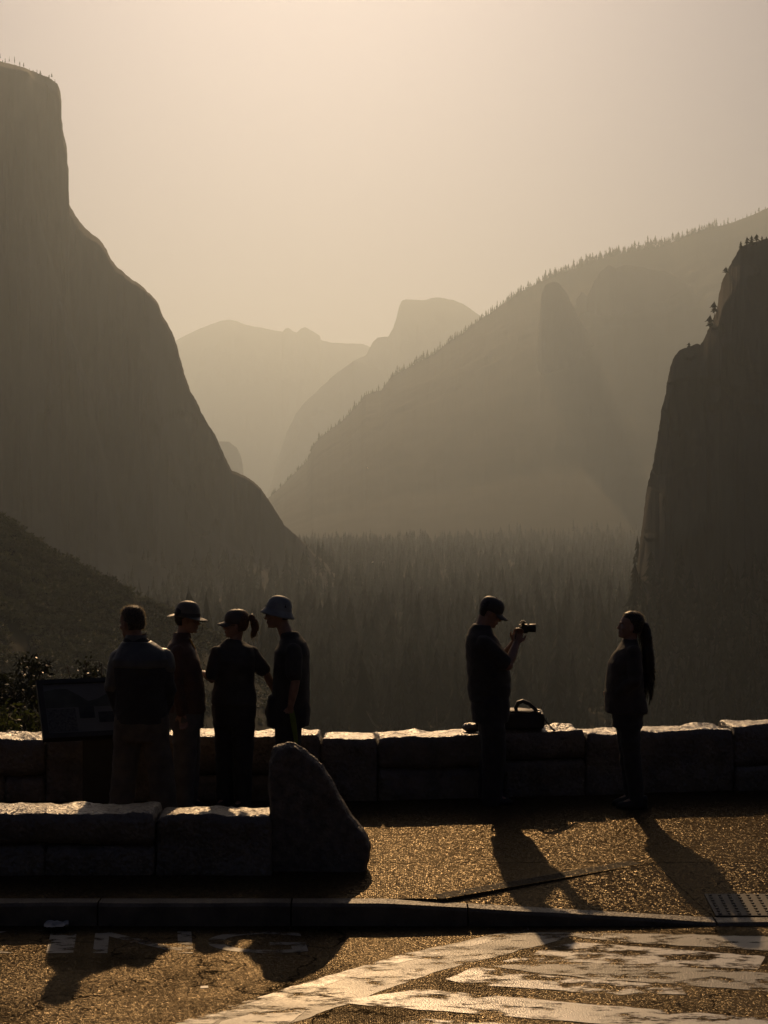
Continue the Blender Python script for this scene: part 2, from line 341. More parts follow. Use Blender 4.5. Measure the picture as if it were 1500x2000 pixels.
P_ELCAP = [(-900,60),(-500,70),(-200,95),(0,119),(40,130),(70,141),(95,152),(112,163),(118,180),(120,200),(119,222),(123,255),(131,290),(131,315),(134,330),(134,370),(136,402),(150,425),(165,445),(182,458),(195,468),(207,485),(216,505),(230,523),(245,535),(256,545),(275,557),(290,572),(307,588),(312,602),(318,618),(327,630),(335,648),(345,672),(352,700),(362,735),(372,765),(383,782),(393,805),(408,832),(420,848),(432,875),(443,900),(453,920),(475,927),(495,940),(510,955),(522,972),(540,1000),(555,1025),(575,1042),(590,1056),(612,1080),(625,1088),(640,1105),(655,1128),(670,1150)]
massif('granite_cliff_wall', P_ELCAP, 1950, CL, BK, 450, 560, 'cliff', amp=45, sx=70, sz=420, extra=elcap_step, jag=1.2, step=2.0, crack=26)
P_RIDGE = [(500,990),(530,968),(550,950),(575,925),(600,900),(612,870),(625,855),(645,840),(665,825),(690,800),(700,790),(715,770),(745,762),(765,735),(790,722),(820,705),(850,690),(880,665),(905,650),(940,622),(960,610),(985,592),(1010,575),(1040,558),(1060,548),(1090,535),(1120,525),(1150,512),(1200,497),(1250,487),(1300,478),(1330,465),(1380,447),(1430,435),(1470,420),(1500,405),(1600,380),(1800,330),(2200,300)]
massif('forested_ridge', P_RIDGE, 5500, RG, BK, 2300, 1800, 'ridge', amp=20, sx=110, sz=250)
massif('granite_spire', [(1030,900),(1046,760),(1052,640),(1058,572),(1066,556),(1080,550),(1092,554),(1104,568),(1125,612),(1150,655),(1180,702),(1240,790),(1290,880),(1340,980),(1390,1060)], 4700, RG, BK, 420, 500, 'cliff', amp=18)
massif('granite_peak', [(1090,760),(1112,640),(1126,585),(1135,570),(1148,578),(1158,555),(1172,532),(1189,517),(1202,525),(1218,517),(1245,520),(1270,526),(1300,530),(1350,560),(1450,640),(1600,760)], 5000, RG, BK, 380, 420, 'cliff', amp=18)
P_RIGHT = [(1226,1330),(1235,1200),(1240,1137),(1247,1085),(1256,1010),(1264,950),(1276,905),(1285,850),(1292,800),(1300,770),(1303,745),(1308,720),(1318,695),(1328,683),(1345,676),(1362,671),(1368,675),(1375,662),(1385,640),(1395,620),(1401,600),(1405,570),(1412,545),(1425,520),(1436,500),(1445,484),(1460,476),(1480,470),(1500,466),(1560,440),(1700,380),(2100,330)]
massif('dark_granite_cliff', P_RIGHT, 900, [(0,1),(0.10,0.92),(0.5,0.3),(1,0)], BK, 200, 420, 'cliff', amp=20, sx=34, sz=110, jag=1.5, step=1.6, crack=14)
massif('granite_dome', [(640,820),(665,735),(690,705),(715,694),(728,668),(737,660),(750,657),(758,658),(768,640),(775,618),(780,598),(784,588),(792,585),(830,586),(845,582),(860,581),(885,586),(905,594),(920,604),(942,620),(975,645),(1020,690),(1100,780)], 10500, RG, BK, 1200, 1500, 'cliff', amp=60, sx=250, sz=500, jag=0.5)
massif('lower_dome_shoulder', [(500,1010),(530,945),(545,890),(560,845),(578,808),(596,785),(615,768),(650,735),(690,705),(740,720),(820,790),(900,860)], 9900, RG, BK, 900, 1200, 'ridge', amp=50, sx=200, jag=0.6)
massif('far_mountain_crest', [(200,790),(300,690),(345,664),(380,646),(405,636),(430,627),(448,624),(466,628),(480,635),(510,640),(535,645),(552,648),(558,641),(564,640),(572,647),(580,650),(588,641),(596,639),(610,646),(624,655),(627,664),(645,669),(680,671),(710,672),(724,678),(800,700),(1000,740),(1300,760)], 13200, RG, BK, 1500, 1800, 'cliff', amp=70, sx=300, sz=500, jag=0.5)
massif('valley_spur', [(360,1000),(380,885),(400,866),(425,862),(448,863),(462,874),(470,890),(474,908),(476,930),(480,990),(500,1060)], 7500, RG, BK, 420, 700, 'cliff', amp=25, jag=0.4)
P_HILL = [(-700,760),(-300,900),(0,1008),(25,1022),(45,1032),(60,1050),(85,1068),(110,1085),(150,1098),(180,1117),(215,1135),(245,1155),(270,1168),(300,1178),(340,1195),(400,1228),(470,1275),(540,1330)]
massif('scrub_hillside', P_HILL, 640, [(0,1),(0.4,0.62),(1,0)], BK, 330, 320, 'earth', amp=13, sx=27, sz=27, jag=2.2)
# ------------------------------------------------------------------ conifers
def conifer_crown(seed, layers=9, pts=7, r0=0.17, gap=0.13):
    """crown of unit height standing from z=gap to 1: ragged whorls of drooping branches"""
    r = random.Random(seed); V = []; Fc = []
    for i in range(layers):
        t = i/(layers-1); z = gap + (0.97-gap)*t; rad = r0*(1-t)**0.8*(0.75+0.5*r.random()) + 0.012
        if r.random() < 0.12: rad *= 0.5
        hgt = (1-gap)/layers*(1.9+0.5*r.random()); c = len(V); V.append((0,0,min(1.0,z+hgt)))
        a0 = r.random()*6.28
        for k in range(pts):
            a = a0 + 6.283*k/pts + r.uniform(-.2,.2); q = rad*r.uniform(0.55,1.25)
            V.append((q*math.cos(a), q*math.sin(a), z - 0.015*r.random()))
            a2 = a + 3.1416/pts; q2 = rad*0.35
            V.append((q2*math.cos(a2), q2*math.sin(a2), z+hgt*0.25))
        m = pts*2
        for k in range(m): Fc.append((c, c+1+k, c+1+(k+1)%m))
    return V, Fc
def trunk_geo(h=0.9, r=0.014):
    V = []; Fc = []
    for k in range(5):
        a = 6.283*k/5; V.append((r*math.cos(a), r*math.sin(a), -0.06))
    V.append((0,0,h))
    for k in range(5): Fc.append((k,(k+1)%5,5))
    return V, Fc
CROWNS = []
for i in range(5):
    v, f = conifer_crown(100+i, 8+i%3, 6, [0.16,0.13,0.2,0.11,0.15][i], [0.12,0.2,0.1,0.25,0.3][i]); CROWNS.append(pyd('crown', v, f))
    CROWNS[-1].materials.append(M['conifer'])
# ragged thin trees for skylines
for i in range(3):
    v, f = conifer_crown(200+i, 6, 5, [0.13,0.10,0.2][i], [0.3,0.2,0.35][i]); CROWNS.append(pyd('crown', v, f)); CROWNS[-1].materials.append(M['conifer'])
tv, tf_ = trunk_geo(); TRUNK = pyd('trunk', tv, tf_); TRUNK.materials.append(M['bark'])
def conifer(x, y, z, h, kind, label, group, wide=1.0):
    e = empty('pine_tree', (x, y, z), rnd.random()*6.28); e.scale = (h*wide, h*wide, h)
    c = bpy.data.objects.new('crown', CROWNS[kind]); link(c, e)
    t = bpy.data.objects.new('trunk', TRUNK); link(t, e)
    return tag(e, label, 'tree', group)

SMALL = []
def skyline_trees(prof, d, x0, x1, spacing, hmin, hmax, label, group, sink=0.24, fill=3):
    p = np.array(prof, float); q = x0; i = 0
    while q < x1:
        py = np.interp(q, p[:,0], p[:,1]) + 1.0
        dd = d - rnd.uniform(-8, 30)
        P = at(q, py, d); h = rnd.uniform(hmin, hmax)*(0.55+0.9*(fbm(q/30, 3.3, 0, 2)*0.5+0.5))
        if i % (fill+1) == 0: conifer(P.x*dd/d, dd, P.z-sink*h-3.5*d/5500, h*1.12, rnd.choice([0,1,3,5,6,4,2]), label, group, rnd.uniform(1.0,1.7))
        else: SMALL.append((P.x*dd/d, dd, P.z-sink*h-3.5*d/5500, h*0.9, rnd.uniform(1.0,1.8)))
        q += spacing*rnd.uniform(0.4,1.7); i += 1
skyline_trees(P_RIDGE, 5500, 530, 1060, 2.7, 15, 34, 'small dark conifer on the descending skyline of the middle forested ridge', 'conifers along the lower ridge skyline')
skyline_trees(P_RIDGE, 5500, 1060, 1400, 1.9, 20, 44, 'conifer in the dense tree line along the upper right ridge', 'conifers along the upper ridge skyline')
skyline_trees(P_RIDGE, 5500, 1400, 1500, 5, 10, 26, 'sparse conifer near the top right end of the ridge', 'conifers at the ridge top')
skyline_trees(P_ELCAP, 1950, 0, 108, 7, 4, 9, 'tiny pine on the rim of the tall left cliff', 'pines on the left cliff rim', 0.4, 1)
for q, py, h, wd, lab in [(1387,640,9.5,1.9,'lone pine leaning out from the dark right cliff edge'),(1395,612,9,1.8,'pine just above the lone pine on the right cliff edge'),
                      (1346,679,4,2.2,'scrubby pine on the ledge of the dark right cliff'),(1418,534,5,2.2,'small pine on the upper shoulder of the right cliff')]:
    P = at(q, py, 895); conifer(P.x, 895, P.z-0.28*h, h, 7, lab, 'pines on the right cliff', wd)
for q in (1447,1459,1468,1478,1488,1497):
    P = at(q, np.interp(q, [1445,1500],[482,466]), 897); conifer(P.x, 897, P.z-1.5, rnd.uniform(3,6), rnd.choice([5,7,2]), 'bushy pine on the flat top of the dark right cliff', 'pines on top of the right cliff', 1.8)

# valley forest
N = 19000
fy = np.sqrt(np.random.RandomState(3).uniform(715**2, 3350**2, N)); rs = np.random.RandomState(4)
fx = rs.uniform(-0.30, 0.31, N)*fy
fz = surf(fx, fy)
en = np.sqrt(rs.uniform(715**2, 1250**2, 2200)); ex_ = rs.uniform(-0.27, 0.27, 2200)*en; ez_ = surf(ex_, en); oke = ~((ex_ < -0.12*en) & (en < 960) & (ez_ > -92))
fx, fy, fz = np.concatenate([fx, ex_[oke]]), np.concatenate([fy, en[oke]]), np.concatenate([fz, ez_[oke]])
clear = (fbm(fx/140, fy/220, 8.0, 3) < -0.52) & (fy > 1250)
ry = np.sqrt(rs.uniform(650**2, 905**2, 1500)); rx_ = rs.uniform(0.135, 0.31, 1500)*ry; rz_ = surf(rx_, ry); ok_ = (rz_ < -42)
fx, fy, fz, clear = np.concatenate([fx, rx_[ok_]]), np.concatenate([fy, ry[ok_]]), np.concatenate([fz, rz_[ok_]]), np.concatenate([clear, np.zeros(ok_.sum(), bool)])
keep = ~clear & ((fz < -86) | ((fx > 0.12*fy) & (fy < 940) & (fz < -42))) & ~((fx < -0.12*fy) & (fy < 960) & (fz > -92))
fx, fy, fz = fx[keep], fy[keep], fz[keep]
fh = np.where(rs.rand(len(fx)) < 0.16, rs.uniform(40, 58, len(fx)), rs.uniform(13, 38, len(fx)))*0.8*np.where((fx > 0.12*fy) & (fy < 940), 0.6, 1.0)*np.interp(fy, [1100,2100], [1.0,0.7])*(0.75+0.5*(fbm(fx/120, fy/120, 5.0, 2)*0.5+0.5))
order = np.argsort(fy); fx, fy, fz, fh = fx[order], fy[order], fz[order], fh[order]
inview = np.abs(fx/fy) < 0.235
near = np.where(inview & (fy > 740) & ((fx < 0.12*fy) | (fy > 915)))[0][:130]
isnear = np.zeros(len(fx), bool); isnear[near] = True
for i in near:
    side = 'left' if fx[i]/fy[i] < -0.05 else ('right' if fx[i]/fy[i] > 0.08 else 'middle')
    conifer(fx[i], fy[i], fz[i]-1, fh[i], int(rs.randint(0,5)), 'tall dark conifer at the near edge of the valley forest, %s part' % side, 'nearest conifers of the valley forest, '+side, rs.uniform(0.8,1.15))
VA = []; FA = []; base_i = 0
lod = [conifer_crown(300+i, 7, 5, [0.17,0.14,0.21,0.12][i], [0.12,0.2,0.1,0.22][i]) for i in range(4)]
lod = [(np.array(v), np.array(f)) for v, f in lod]
for x_, y_, z_, h_, w_ in SMALL:
    v, f = conifer_crown(int(x_*7) % 9999, 5, 5, 0.14, 0.15); v = np.array(v); f = np.array(f)
    VA.append(v*np.array([h_*w_, h_*w_, h_])+np.array([x_, y_, z_])); FA.append(f+base_i); base_i += len(v)
rv = stuff(obj('ridge_woods', npmesh('ridge_woods', np.concatenate(VA), np.concatenate(FA)), M['conifer'], smooth=False)); tag(rv, 'thin fringe of small trees filling the skylines between the larger conifers', 'woods')
VA = []; FA = []; base_i = 0
for i in np.where(~isnear)[0]:
    v, f = lod[i % 4]; a = rs.uniform(0, 6.28); c, s_ = math.cos(a), math.sin(a); h = fh[i]; wd = h*rs.uniform(0.8, 1.2)
    P = np.stack([(v[:,0]*c-v[:,1]*s_)*wd+fx[i], (v[:,0]*s_+v[:,1]*c)*wd+fy[i], v[:,2]*h+fz[i]-1], -1)
    VA.append(P); FA.append(f+base_i); base_i += len(v)
fo = stuff(obj('valley_forest', npmesh('valley_forest', np.concatenate(VA), np.concatenate(FA)), M['conifer'], smooth=False))
tag(fo, 'hazy mass of dark conifers covering the valley floor', 'forest')

# scrub on the left hillside
def clump(seed, n=44):
    r = random.Random(seed); V = []; Fc = []
    for k in range(n):
        a = r.random()*6.28; el = math.asin(r.uniform(-0.1,1)); q = r.uniform(0.55,1.0)
        c = Vector((q*math.cos(a)*math.cos(el), q*math.sin(a)*math.cos(el), 0.75*q*math.sin(el)))
        s1 = r.uniform(0.12,0.28); u = Vector((r.gauss(0,1),r.gauss(0,1),r.gauss(0,1))).normalized(); v2 = u.cross(Vector((r.gauss(0,1),r.gauss(0,1),r.gauss(0,1)))).normalized()
        b = len(V); V += [c+u*s1, c+v2*s1, c-u*s1*0.8-v2*s1*0.5]; Fc.append((b,b+1,b+2))
    return np.array([tuple(v) for v in V]), np.array(Fc)
cl = [clump(i) for i in range(4)]
VA = []; FA = []; base_i = 0; rs = np.random.RandomState(9)
hx = []; cnt = 0
NS = 9000
q = rs.uniform(-60, 520, NS); yy = rs.uniform(335, 664, NS); xx = (q-750)/F*yy; zz = surf(xx, yy); dens = fbm(xx/17, yy/17, 2.0, 3)
for i in range(NS):
    if zz[i] < terrain_z(xx[i], yy[i])+0.5 or dens[i] < -0.42: continue
    v, f = cl[i % 4]; sc = rs.uniform(0.9, 3.3)*(1.5 if rs.rand() < 0.06 else 1)
    VA.append(v*sc + np.array([xx[i], yy[i], zz[i]])); FA.append(f+base_i); base_i += len(v)
so_ = stuff(obj('hillside_scrub', npmesh('hillside_scrub', np.concatenate(VA), np.concatenate(FA)), M['scrub'], smooth=False))
tag(so_, 'low chaparral scrub covering the dark slope at left', 'scrub')

# ------------------------------------------------------------------ road, kerb, walkway
ROADZ = -0.15; KY = 11.02
def slab(name, pts, thick, m, parent=None):
    """closed prism under the polygon pts (list of 3-vectors, counter-clockwise from above)"""
    n = len(pts); V = [tuple(p) for p in pts] + [(p[0],p[1],p[2]-thick) for p in pts]
    Fc = [tuple(range(n)), tuple(range(2*n-1, n-1, -1))] + [(i, i+n, (i+1)%n+n, (i+1)%n) for i in range(n)]
    return obj(name, pyd(name, V, Fc), m, parent, smooth=False)
road = struct(slab('road', [(-70,-24,ROADZ),(70,-24,ROADZ),(70,KY+0.02,ROADZ),(-70,KY+0.02,ROADZ)], 0.25, M['road']))
KW = 0.13
def kz(x):  # kerb top height along the kerb: falls into a dropped kerb on the right
    return float(np.interp(x, [0.0, 2.22, 3.9, 5.2], [0.0, -0.128, -0.128, 0.0]))
walk = bpy.data.objects.new('walkway', None); struct(link(walk))
JY = 12.22; g = 0.006
def wp(x, y):
    if y >= JY: return (x, y, 0.0)
    t = (JY-y)/(JY-(KY+KW)); return (x, y, kz(x)*t if x > 2.0 else 0.0)
ky1 = KY+KW+0.004
slab('slab', [(-40,JY+g,0),(40,JY+g,0),(40,15.5,0),(-40,15.5,0)], 0.5, M['walk'], walk)
slab('slab', [(-40,ky1,0),(0.40,ky1,0),(1.98,JY-g,0),(-40,JY-g,0)], 0.5, M['walk'], walk)
slab('slab', [(0.412,ky1,kz(0.412)),(2.22,ky1,kz(2.22)),(1.992,JY-g,0)], 0.4, M['walk'], walk)
slab('slab', [(2.224,ky1,kz(2.224)),(3.9,ky1,kz(3.9)),(3.9,JY-g,0),(1.998,JY-g,0)], 0.3, M['walk'], walk)
slab('slab', [(3.904,ky1,kz(3.9)),(5.2,ky1,0),(3.904,JY-g,0)], 0.3, M['walk'], walk)
slab('slab', [(5.204,ky1,0),(40,ky1,0),(40,JY-g,0),(3.91,JY-g,0)], 0.5, M['walk'], walk)
# grooves cut beside the seam of the flare: raised ribs between them
sd = Vector((2.0-0.44, JY-11.15, 0)); sl_ = sd.length; sdn = sd.normalized(); sn = Vector((-sdn.y, sdn.x, 0))
sq0, sq1 = Vector((0.37, 11.165, 0)), Vector((0.37, 11.165, 0))+sdn*(sl_-0.06)
slab('seam_filler', [Vector((*(p_+sn*o_).xy, 0.002)) for p_, o_ in ((sq0,-0.012),(sq1,-0.012),(sq1,0.095),(sq0,0.095))], 0.02, M['rib'], walk)
for k in range(3):
    o0 = Vector((0.36, 11.16, 0)) + sn*(0.012+0.030*k); a, b = o0, o0+sdn*(sl_-0.05)
    wv = sn*0.003
    slab('groove_rib', [Vector((*(a-wv).xy,0.0045)), Vector((*(b-wv).xy,0.0045)), Vector((*(b+wv).xy,0.0045)), Vector((*(a+wv).xy,0.0045))], 0.02, M['walk'], walk)
kerb = bpy.data.objects.new('kerb', None); struct(link(kerb))
bounds = [-40,-20,-12] + [-9,-7.4,-5.8,-4.2,-3.1,-1.91,-0.62,0.56,2.22,3.9,5.2,6.8,8.4,12,20,40]
for a, b in zip(bounds[:-1], bounds[1:]):
    n = 14; V = []; Fc = []
    for i in range(n+1):
        x = a+0.006 + (b-a-0.012)*i/n; z = kz(x); wob = 0.008*float(fbm(x*1.5, 1.0, 0, 3)); wz = 0.006*float(fbm(x*2.3, 7.0, 0, 2))
        V += [(x, KY+wob, ROADZ-0.15), (x, KY+wob, z-0.02+wz), (x, KY+wob+0.02, z+wz), (x, KY+KW, z+0.002), (x, KY+KW, ROADZ-0.15)]
    for i in range(n):
        for k in range(4): Fc.append((i*5+k, (i+1)*5+k, (i+1)*5+k+1, i*5+k+1))
    Fc += [(0,1,2,3,4), tuple(n*5+k for k in (4,3,2,1,0))]
    obj('kerb_stone', pyd('kerb_stone', V, Fc), M['kerb'], kerb, smooth=False)

# tactile plate in the dropped kerb
tp = empty('tactile_plate', (0,0,0)); tag(tp, 'studded tactile warning plate set in the dropped kerb', 'tactile paving')
def tz(x, y): return kz(max(2.3,min(x,3.85)))*(JY-y)/(JY-ky1)
x0, x1, y0, y1 = 2.24, 3.86, 11.17, 11.57
slab('plate', [(x0,y0,tz(x0,y0)+0.008),(x1,y0,tz(x1,y0)+0.008),(x1,y1,tz(x1,y1)+0.008),(x0,y1,tz(x0,y1)+0.008)], 0.02, M['tactile'], tp)
V = []; Fc = []
for i in range(24):
    for j in range(8):
        cx, cy = x0+0.035+i*0.066, y0+0.03+j*0.049; cz = tz(cx,cy)+0.008; b = len(V)
        for rr, hh in ((0.015,-0.001),(0.010,0.005)):
            for k in range(8): V.append((cx+rr*math.cos(k*0.7854), cy+rr*math.sin(k*0.7854), cz+hh))
        for k in range(8): Fc.append((b+k, b+(k+1)%8, b+8+(k+1)%8, b+8+k))
        Fc.append(tuple(b+8+k for k in range(8)))
dm = stuff(obj('dome_studs', pyd('dome_studs', V, Fc), M['tactile'], tp, smooth=False))

# painted markings on the road
def marking(name, pix, m, lift=0.004, parent=road):
    lift = 0.002+0.3*(lift-0.004) if lift > 0.004 else 0.002
    Q = [ground(px, py, ROADZ+lift) for px, py in pix]; P = []
    for i in range(len(Q)):
        a, b = Q[i], Q[(i+1)%len(Q)]; n = max(1, int((b-a).length/0.035)); nr = Vector((-(b-a).y, (b-a).x, 0)).normalized()
        for k in range(n):
            p = a.lerp(b, k/n); P.append(p + nr*(0.028*float(fbm(p.x*9, p.y*9, lift*900, 3))))
    ar = sum(P[i].x*P[(i+1)%len(P)].y-P[(i+1)%len(P)].x*P[i].y for i in range(len(P)))
    if ar < 0: P = P[::-1]
    return obj(name, pyd(name, [tuple(p) for p in P], [tuple(range(len(P)))]), m, parent, smooth=False)
marking('painted_line', [(240,2040),(340,2002),(490,1957),(640,1907),(790,1862),(990,1820),(1140,1822),(1040,1850),(870,1892),(705,1950),(560,2003),(470,2040)], M['paint_old'], 0.004)
marking('painted_line', [(330,2004),(470,1957),(640,1907),(765,1870),(930,1836),(985,1832),(900,1852),(770,1883),(640,1922),(490,1970),(400,2004)], M['paint_patch'], 0.008)
marking('painted_line', [(360,2040),(430,1995),(520,1972),(600,1968),(560,2003),(470,2040)], M['paint'], 0.012)
marking('painted_stripe', [(1100,1826),(1180,1822),(1520,1830),(1520,1858),(1230,1840)], M['paint_old'], 0.008)
marking('painted_stripe', [(985,1878),(1060,1855),(1120,1840),(1300,1852),(1490,1868),(1480,1893),(1300,1885),(1140,1880)], M['paint_patch'], 0.006)
marking('painted_stripe', [(950,1886),(1140,1881),(1300,1886),(1520,1902),(1520,1938),(1300,1922),(1060,1902)], M['paint_old'], 0.008)
marking('painted_stripe', [(870,1912),(930,1888),(1060,1903),(1330,1926),(1340,1942),(1180,1942),(1040,1930),(900,1922)], M['paint_patch'], 0.010)
marking('painted_stripe', [(655,1957),(740,1942),(815,1932),(900,1938),(1160,1962),(1520,1990),(1520,2020),(1250,2006),(860,1974)], M['paint'], 0.010)
marking('painted_stripe', [(690,2040),(760,2003),(830,1990),(1000,2000),(1200,2040)], M['paint_patch'], 0.006)
marking('paint_fleck', [(392,1926),(406,1925),(407,1929),(393,1930)], M['paint'], 0.006)
# lettering: PARKING, its last four letters in the picture
def letter(ch, cx):
    cu = bpy.data.curves.new('painted_letter', 'FONT'); cu.body = ch; cu.size = 1.0
    to = bpy.data.objects.new('tmp', cu); COL.objects.link(to); bpy.context.view_layer.update()
    me = bpy.data.meshes.new_from_object(to.evaluated_get(bpy.context.evaluated_depsgraph_get())); bpy.data.objects.remove(to)
    c = get_co(me); lo, hi = c.min(0), c.max(0); wdt = {'I':0.17}.get(ch, 0.63)
    c[:,0] = (c[:,0]-lo[0])/(hi[0]-lo[0])*wdt - wdt/2 + cx; c[:,1] = (c[:,1]-lo[1])/(hi[1]-lo[1])*0.50 + 10.38; c[:,0] -= 0.14*(c[:,1]-10.38); c[:,2] = ROADZ+0.002
    set_co(me, c); me.materials.clear()
    return obj('painted_letter', me, M['paint_letter'], road, smooth=False)
for ch, px in zip('PARKING', (-740,-520,-295,-65,123,284,508)):
    letter(ch, (px-750)/308.0)

# ------------------------------------------------------------------ stone walls
def stone_mesh(w_, h_, d_, seed, topamp=0.02):
    bm = bmesh.new(); nx, ny, nz = max(4,int(w_/0.035)), max(4,int(d_/0.035)), max(3,int(h_/0.045))
    def face(o, u, v, nu, nv):
        g_ = [[bm.verts.new(o+u*(i/nu)+v*(j/nv)) for j in range(nv+1)] for i in range(nu+1)]
        for i in range(nu):
            for j in range(nv): bm.faces.new((g_[i][j], g_[i+1][j], g_[i+1][j+1], g_[i][j+1]))
    X, Y, Z = Vector((w_,0,0)), Vector((0,d_,0)), Vector((0,0,h_)); O = Vector((-w_/2,-d_/2,0))
    face(O, X, Z, nx, nz); face(O+Y+X, -X, Z, nx, nz); face(O+Y, -Y, Z, ny, nz); face(O+X, Y, Z, ny, nz); face(O+Z, X, Y, nx, ny); face(O, Y, X, ny, nx)
    bmesh.ops.remove_doubles(bm, verts=bm.verts, dist=1e-5)
    me = bpy.data.meshes.new('stone'); bm.to_mesh(me); bm.free()
    c = get_co(me).astype(float); q = c/np.array([w_/2, d_/2, h_/2]) - np.array([0,0,1])
    r = 0.03
    for ax, hs in ((0,w_/2),(1,d_/2)):
        k = np.clip((np.abs(c[:,2]-h_/2)-(h_/2-r))/r, 0, 1); c[:,ax] -= np.sign(c[:,ax])*k*k*r*0.5*(np.abs(c[:,ax]) > hs-r*0.6)
    k = np.clip((np.abs(c[:,0])-(w_/2-r))/r, 0, 1)+np.clip((np.abs(c[:,1])-(d_/2-r))/r, 0, 1); c[:,2] -= np.where(c[:,2] > h_*0.6, k*r*0.4, 0)
    s = seed*3.7
    dv = np.stack([fbm(c[:,0]*4+s, c[:,1]*4, c[:,2]*4, 4), fbm(c[:,0]*4, c[:,1]*4+s, c[:,2]*4, 4), fbm(c[:,0]*4, c[:,1]*4, c[:,2]*4+s, 4)], -1)
    d2 = fbm(c[:,0]*14+s, c[:,1]*14, c[:,2]*14, 3)
    c += dv*np.array([0.014, 0.030, topamp]) + d2[:,None]*np.array([0.002,0.008,0.010])
    set_co(me, c); me.materials.append(M['granite']); me.shade_smooth(); return me
def build_wall(root, A, B, top, thick, seed, layout=None):
    """irregular masonry between A and B (front face line): some stones run the full height, others lie in two courses"""
    A = Vector(A); B = Vector(B); d = (B-A); Ln = d.length; u = d.normalized(); nrm = Vector((-u.y, u.x, 0)); rz = math.atan2(u.y, u.x); r = random.Random(seed)
    if layout is None:
        layout = []; p = 0.0
        while p < Ln-0.01:
            wd = r.uniform(0.75, 1.55)
            if Ln-(p+wd) < 0.5: wd = Ln-p
            if r.random() < 0.4: layout.append((p, p+wd, 0, top))
            else:
                h = top*r.uniform(0.36, 0.64)
                if r.random() < 0.55: m = p+wd*r.uniform(0.3, 0.7); layout += [(p, m, 0, h), (m, p+wd, 0, h)]
                else: layout.append((p, p+wd, 0, h))
                layout.append((p, p+wd, h, top))
            p += wd
    for i, (a, b, z0, z1) in enumerate(layout):
        last = z1 >= top-0.001; h = z1-z0 + (r.uniform(-0.022, 0.022) if last else 0)
        me = stone_mesh(b-a-0.012, h-0.012+(0.05 if z0 == 0 else 0), thick+r.uniform(-0.03, 0.03), seed+i, 0.034 if last else 0.016)
        c = A + u*((a+b)/2) + nrm*(thick/2+r.uniform(-0.02, 0.02))
        o = obj('stone', me, None, root); o.location = (c.x, c.y, z0-(0.05 if z0 == 0 else 0)); o.rotation_euler = (r.uniform(-.012,.012), r.uniform(-.012,.012), rz+r.uniform(-.012,.012))
    V = []
    for p in (A+u*0.03+nrm*0.06, B-u*0.03+nrm*0.06, B-u*0.03+nrm*(thick-0.06), A+u*0.03+nrm*(thick-0.06)): V.append((p.x,p.y,top-0.07))
    slab('mortar_core', [Vector(v) for v in V], top+0.2, M['mortar'], root)
fw = empty('stone_wall', (0,0,0)); tag(fw, 'long low granite wall along the edge of the overlook behind the people', 'wall')
xm = -0.06
build_wall(fw, (-7.2,14.62,0), (xm,14.62,0), 0.565, 0.46, 14)
build_wall(fw, (xm+0.01,14.62,0), (4.9,15.38,0), 0.585, 0.46, 64)
nw = empty('stone_wall', (0,0,0)); tag(nw, 'short low granite wall in the left foreground ending at the upright boulder', 'wall')
x0_ = -5.6
build_wall(nw, (x0_,11.82,0), (-0.80,11.82,0), 0.44, 0.40, 120, [(a_-x0_, b_-x0_, z0_, z1_) for a_, b_, z0_, z1_ in
    ((-5.6,-4.5,0,0.44),(-4.5,-3.25,0.2,0.44),(-4.5,-3.9,0,0.2),(-3.9,-3.25,0,0.2),(-3.25,-1.63,0.225,0.44),(-3.25,-2.42,0,0.225),(-2.42,-1.63,0,0.225),(-1.63,-0.80,0,0.44))])

# boulder
def boulder():
    out = [(525,1745),(524,1600),(527,1490),(534,1462),(545,1452),(558,1447),(575,1447),(588,1457),(602,1470),(614,1480),(632,1502),(650,1528),(672,1564),(690,1595),(706,1613),(718,1632),(725,1655),(722,1672),(714,1692),(712,1715)]
    s0 = F/12.0; pts = [((x-750)/s0, max(-0.06, CAMZ-(y-HOR)/s0)) for x, y in out]
    cx = -0.52; V = []; Fc = []; n = len(pts)
    dep = [(11.93,0.95,0.965),(12.00,1.0,1.0),(12.16,0.965,0.965),(12.36,0.89,0.90),(12.52,0.80,0.82),(12.64,0.62,0.66)]
    for y, sx_, sz_ in dep:
        for (x, z) in pts:
            k = 1.0
            V.append(((cx+(x-cx)*sx_)*k, y, -0.06+(z+0.06)*sz_*(1 if y <= 11.97 else 1)))
    for j in range(len(dep)-1):
        for i in range(n): Fc.append((j*n+i, j*n+(i+1)%n, (j+1)*n+(i+1)%n, (j+1)*n+i))
    Fc.append(tuple(range(n))[::-1]); Fc.append(tuple((len(dep)-1)*n+i for i in range(n)))
    return pyd('boulder', V, Fc)
def remesh(me, voxel, smooth=4, fac=0.5):
    o = bpy.data.objects.new('tmp', me); COL.objects.link(o)
    m = o.modifiers.new('r', 'REMESH'); m.mode = 'VOXEL'; m.voxel_size = voxel; m.use_smooth_shade = True
    if smooth:
        s = o.modifiers.new('s', 'SMOOTH'); s.factor = fac; s.iterations = smooth
    bpy.context.view_layer.update()
    r = bpy.data.meshes.new_from_object(o.evaluated_get(bpy.context.evaluated_depsgraph_get()))
    bpy.data.objects.remove(o); bpy.data.meshes.remove(me); r.materials.clear(); r.shade_smooth(); return r
bme = remesh(boulder(), 0.015, 1)
roughen(bme, 0.022, 4.5, 4, 3.0); roughen(bme, 0.012, 16.0, 4, 9.0)
tag(obj('boulder', bme, M['boulder']), 'upright rough granite boulder at the end of the near wall', 'boulder')

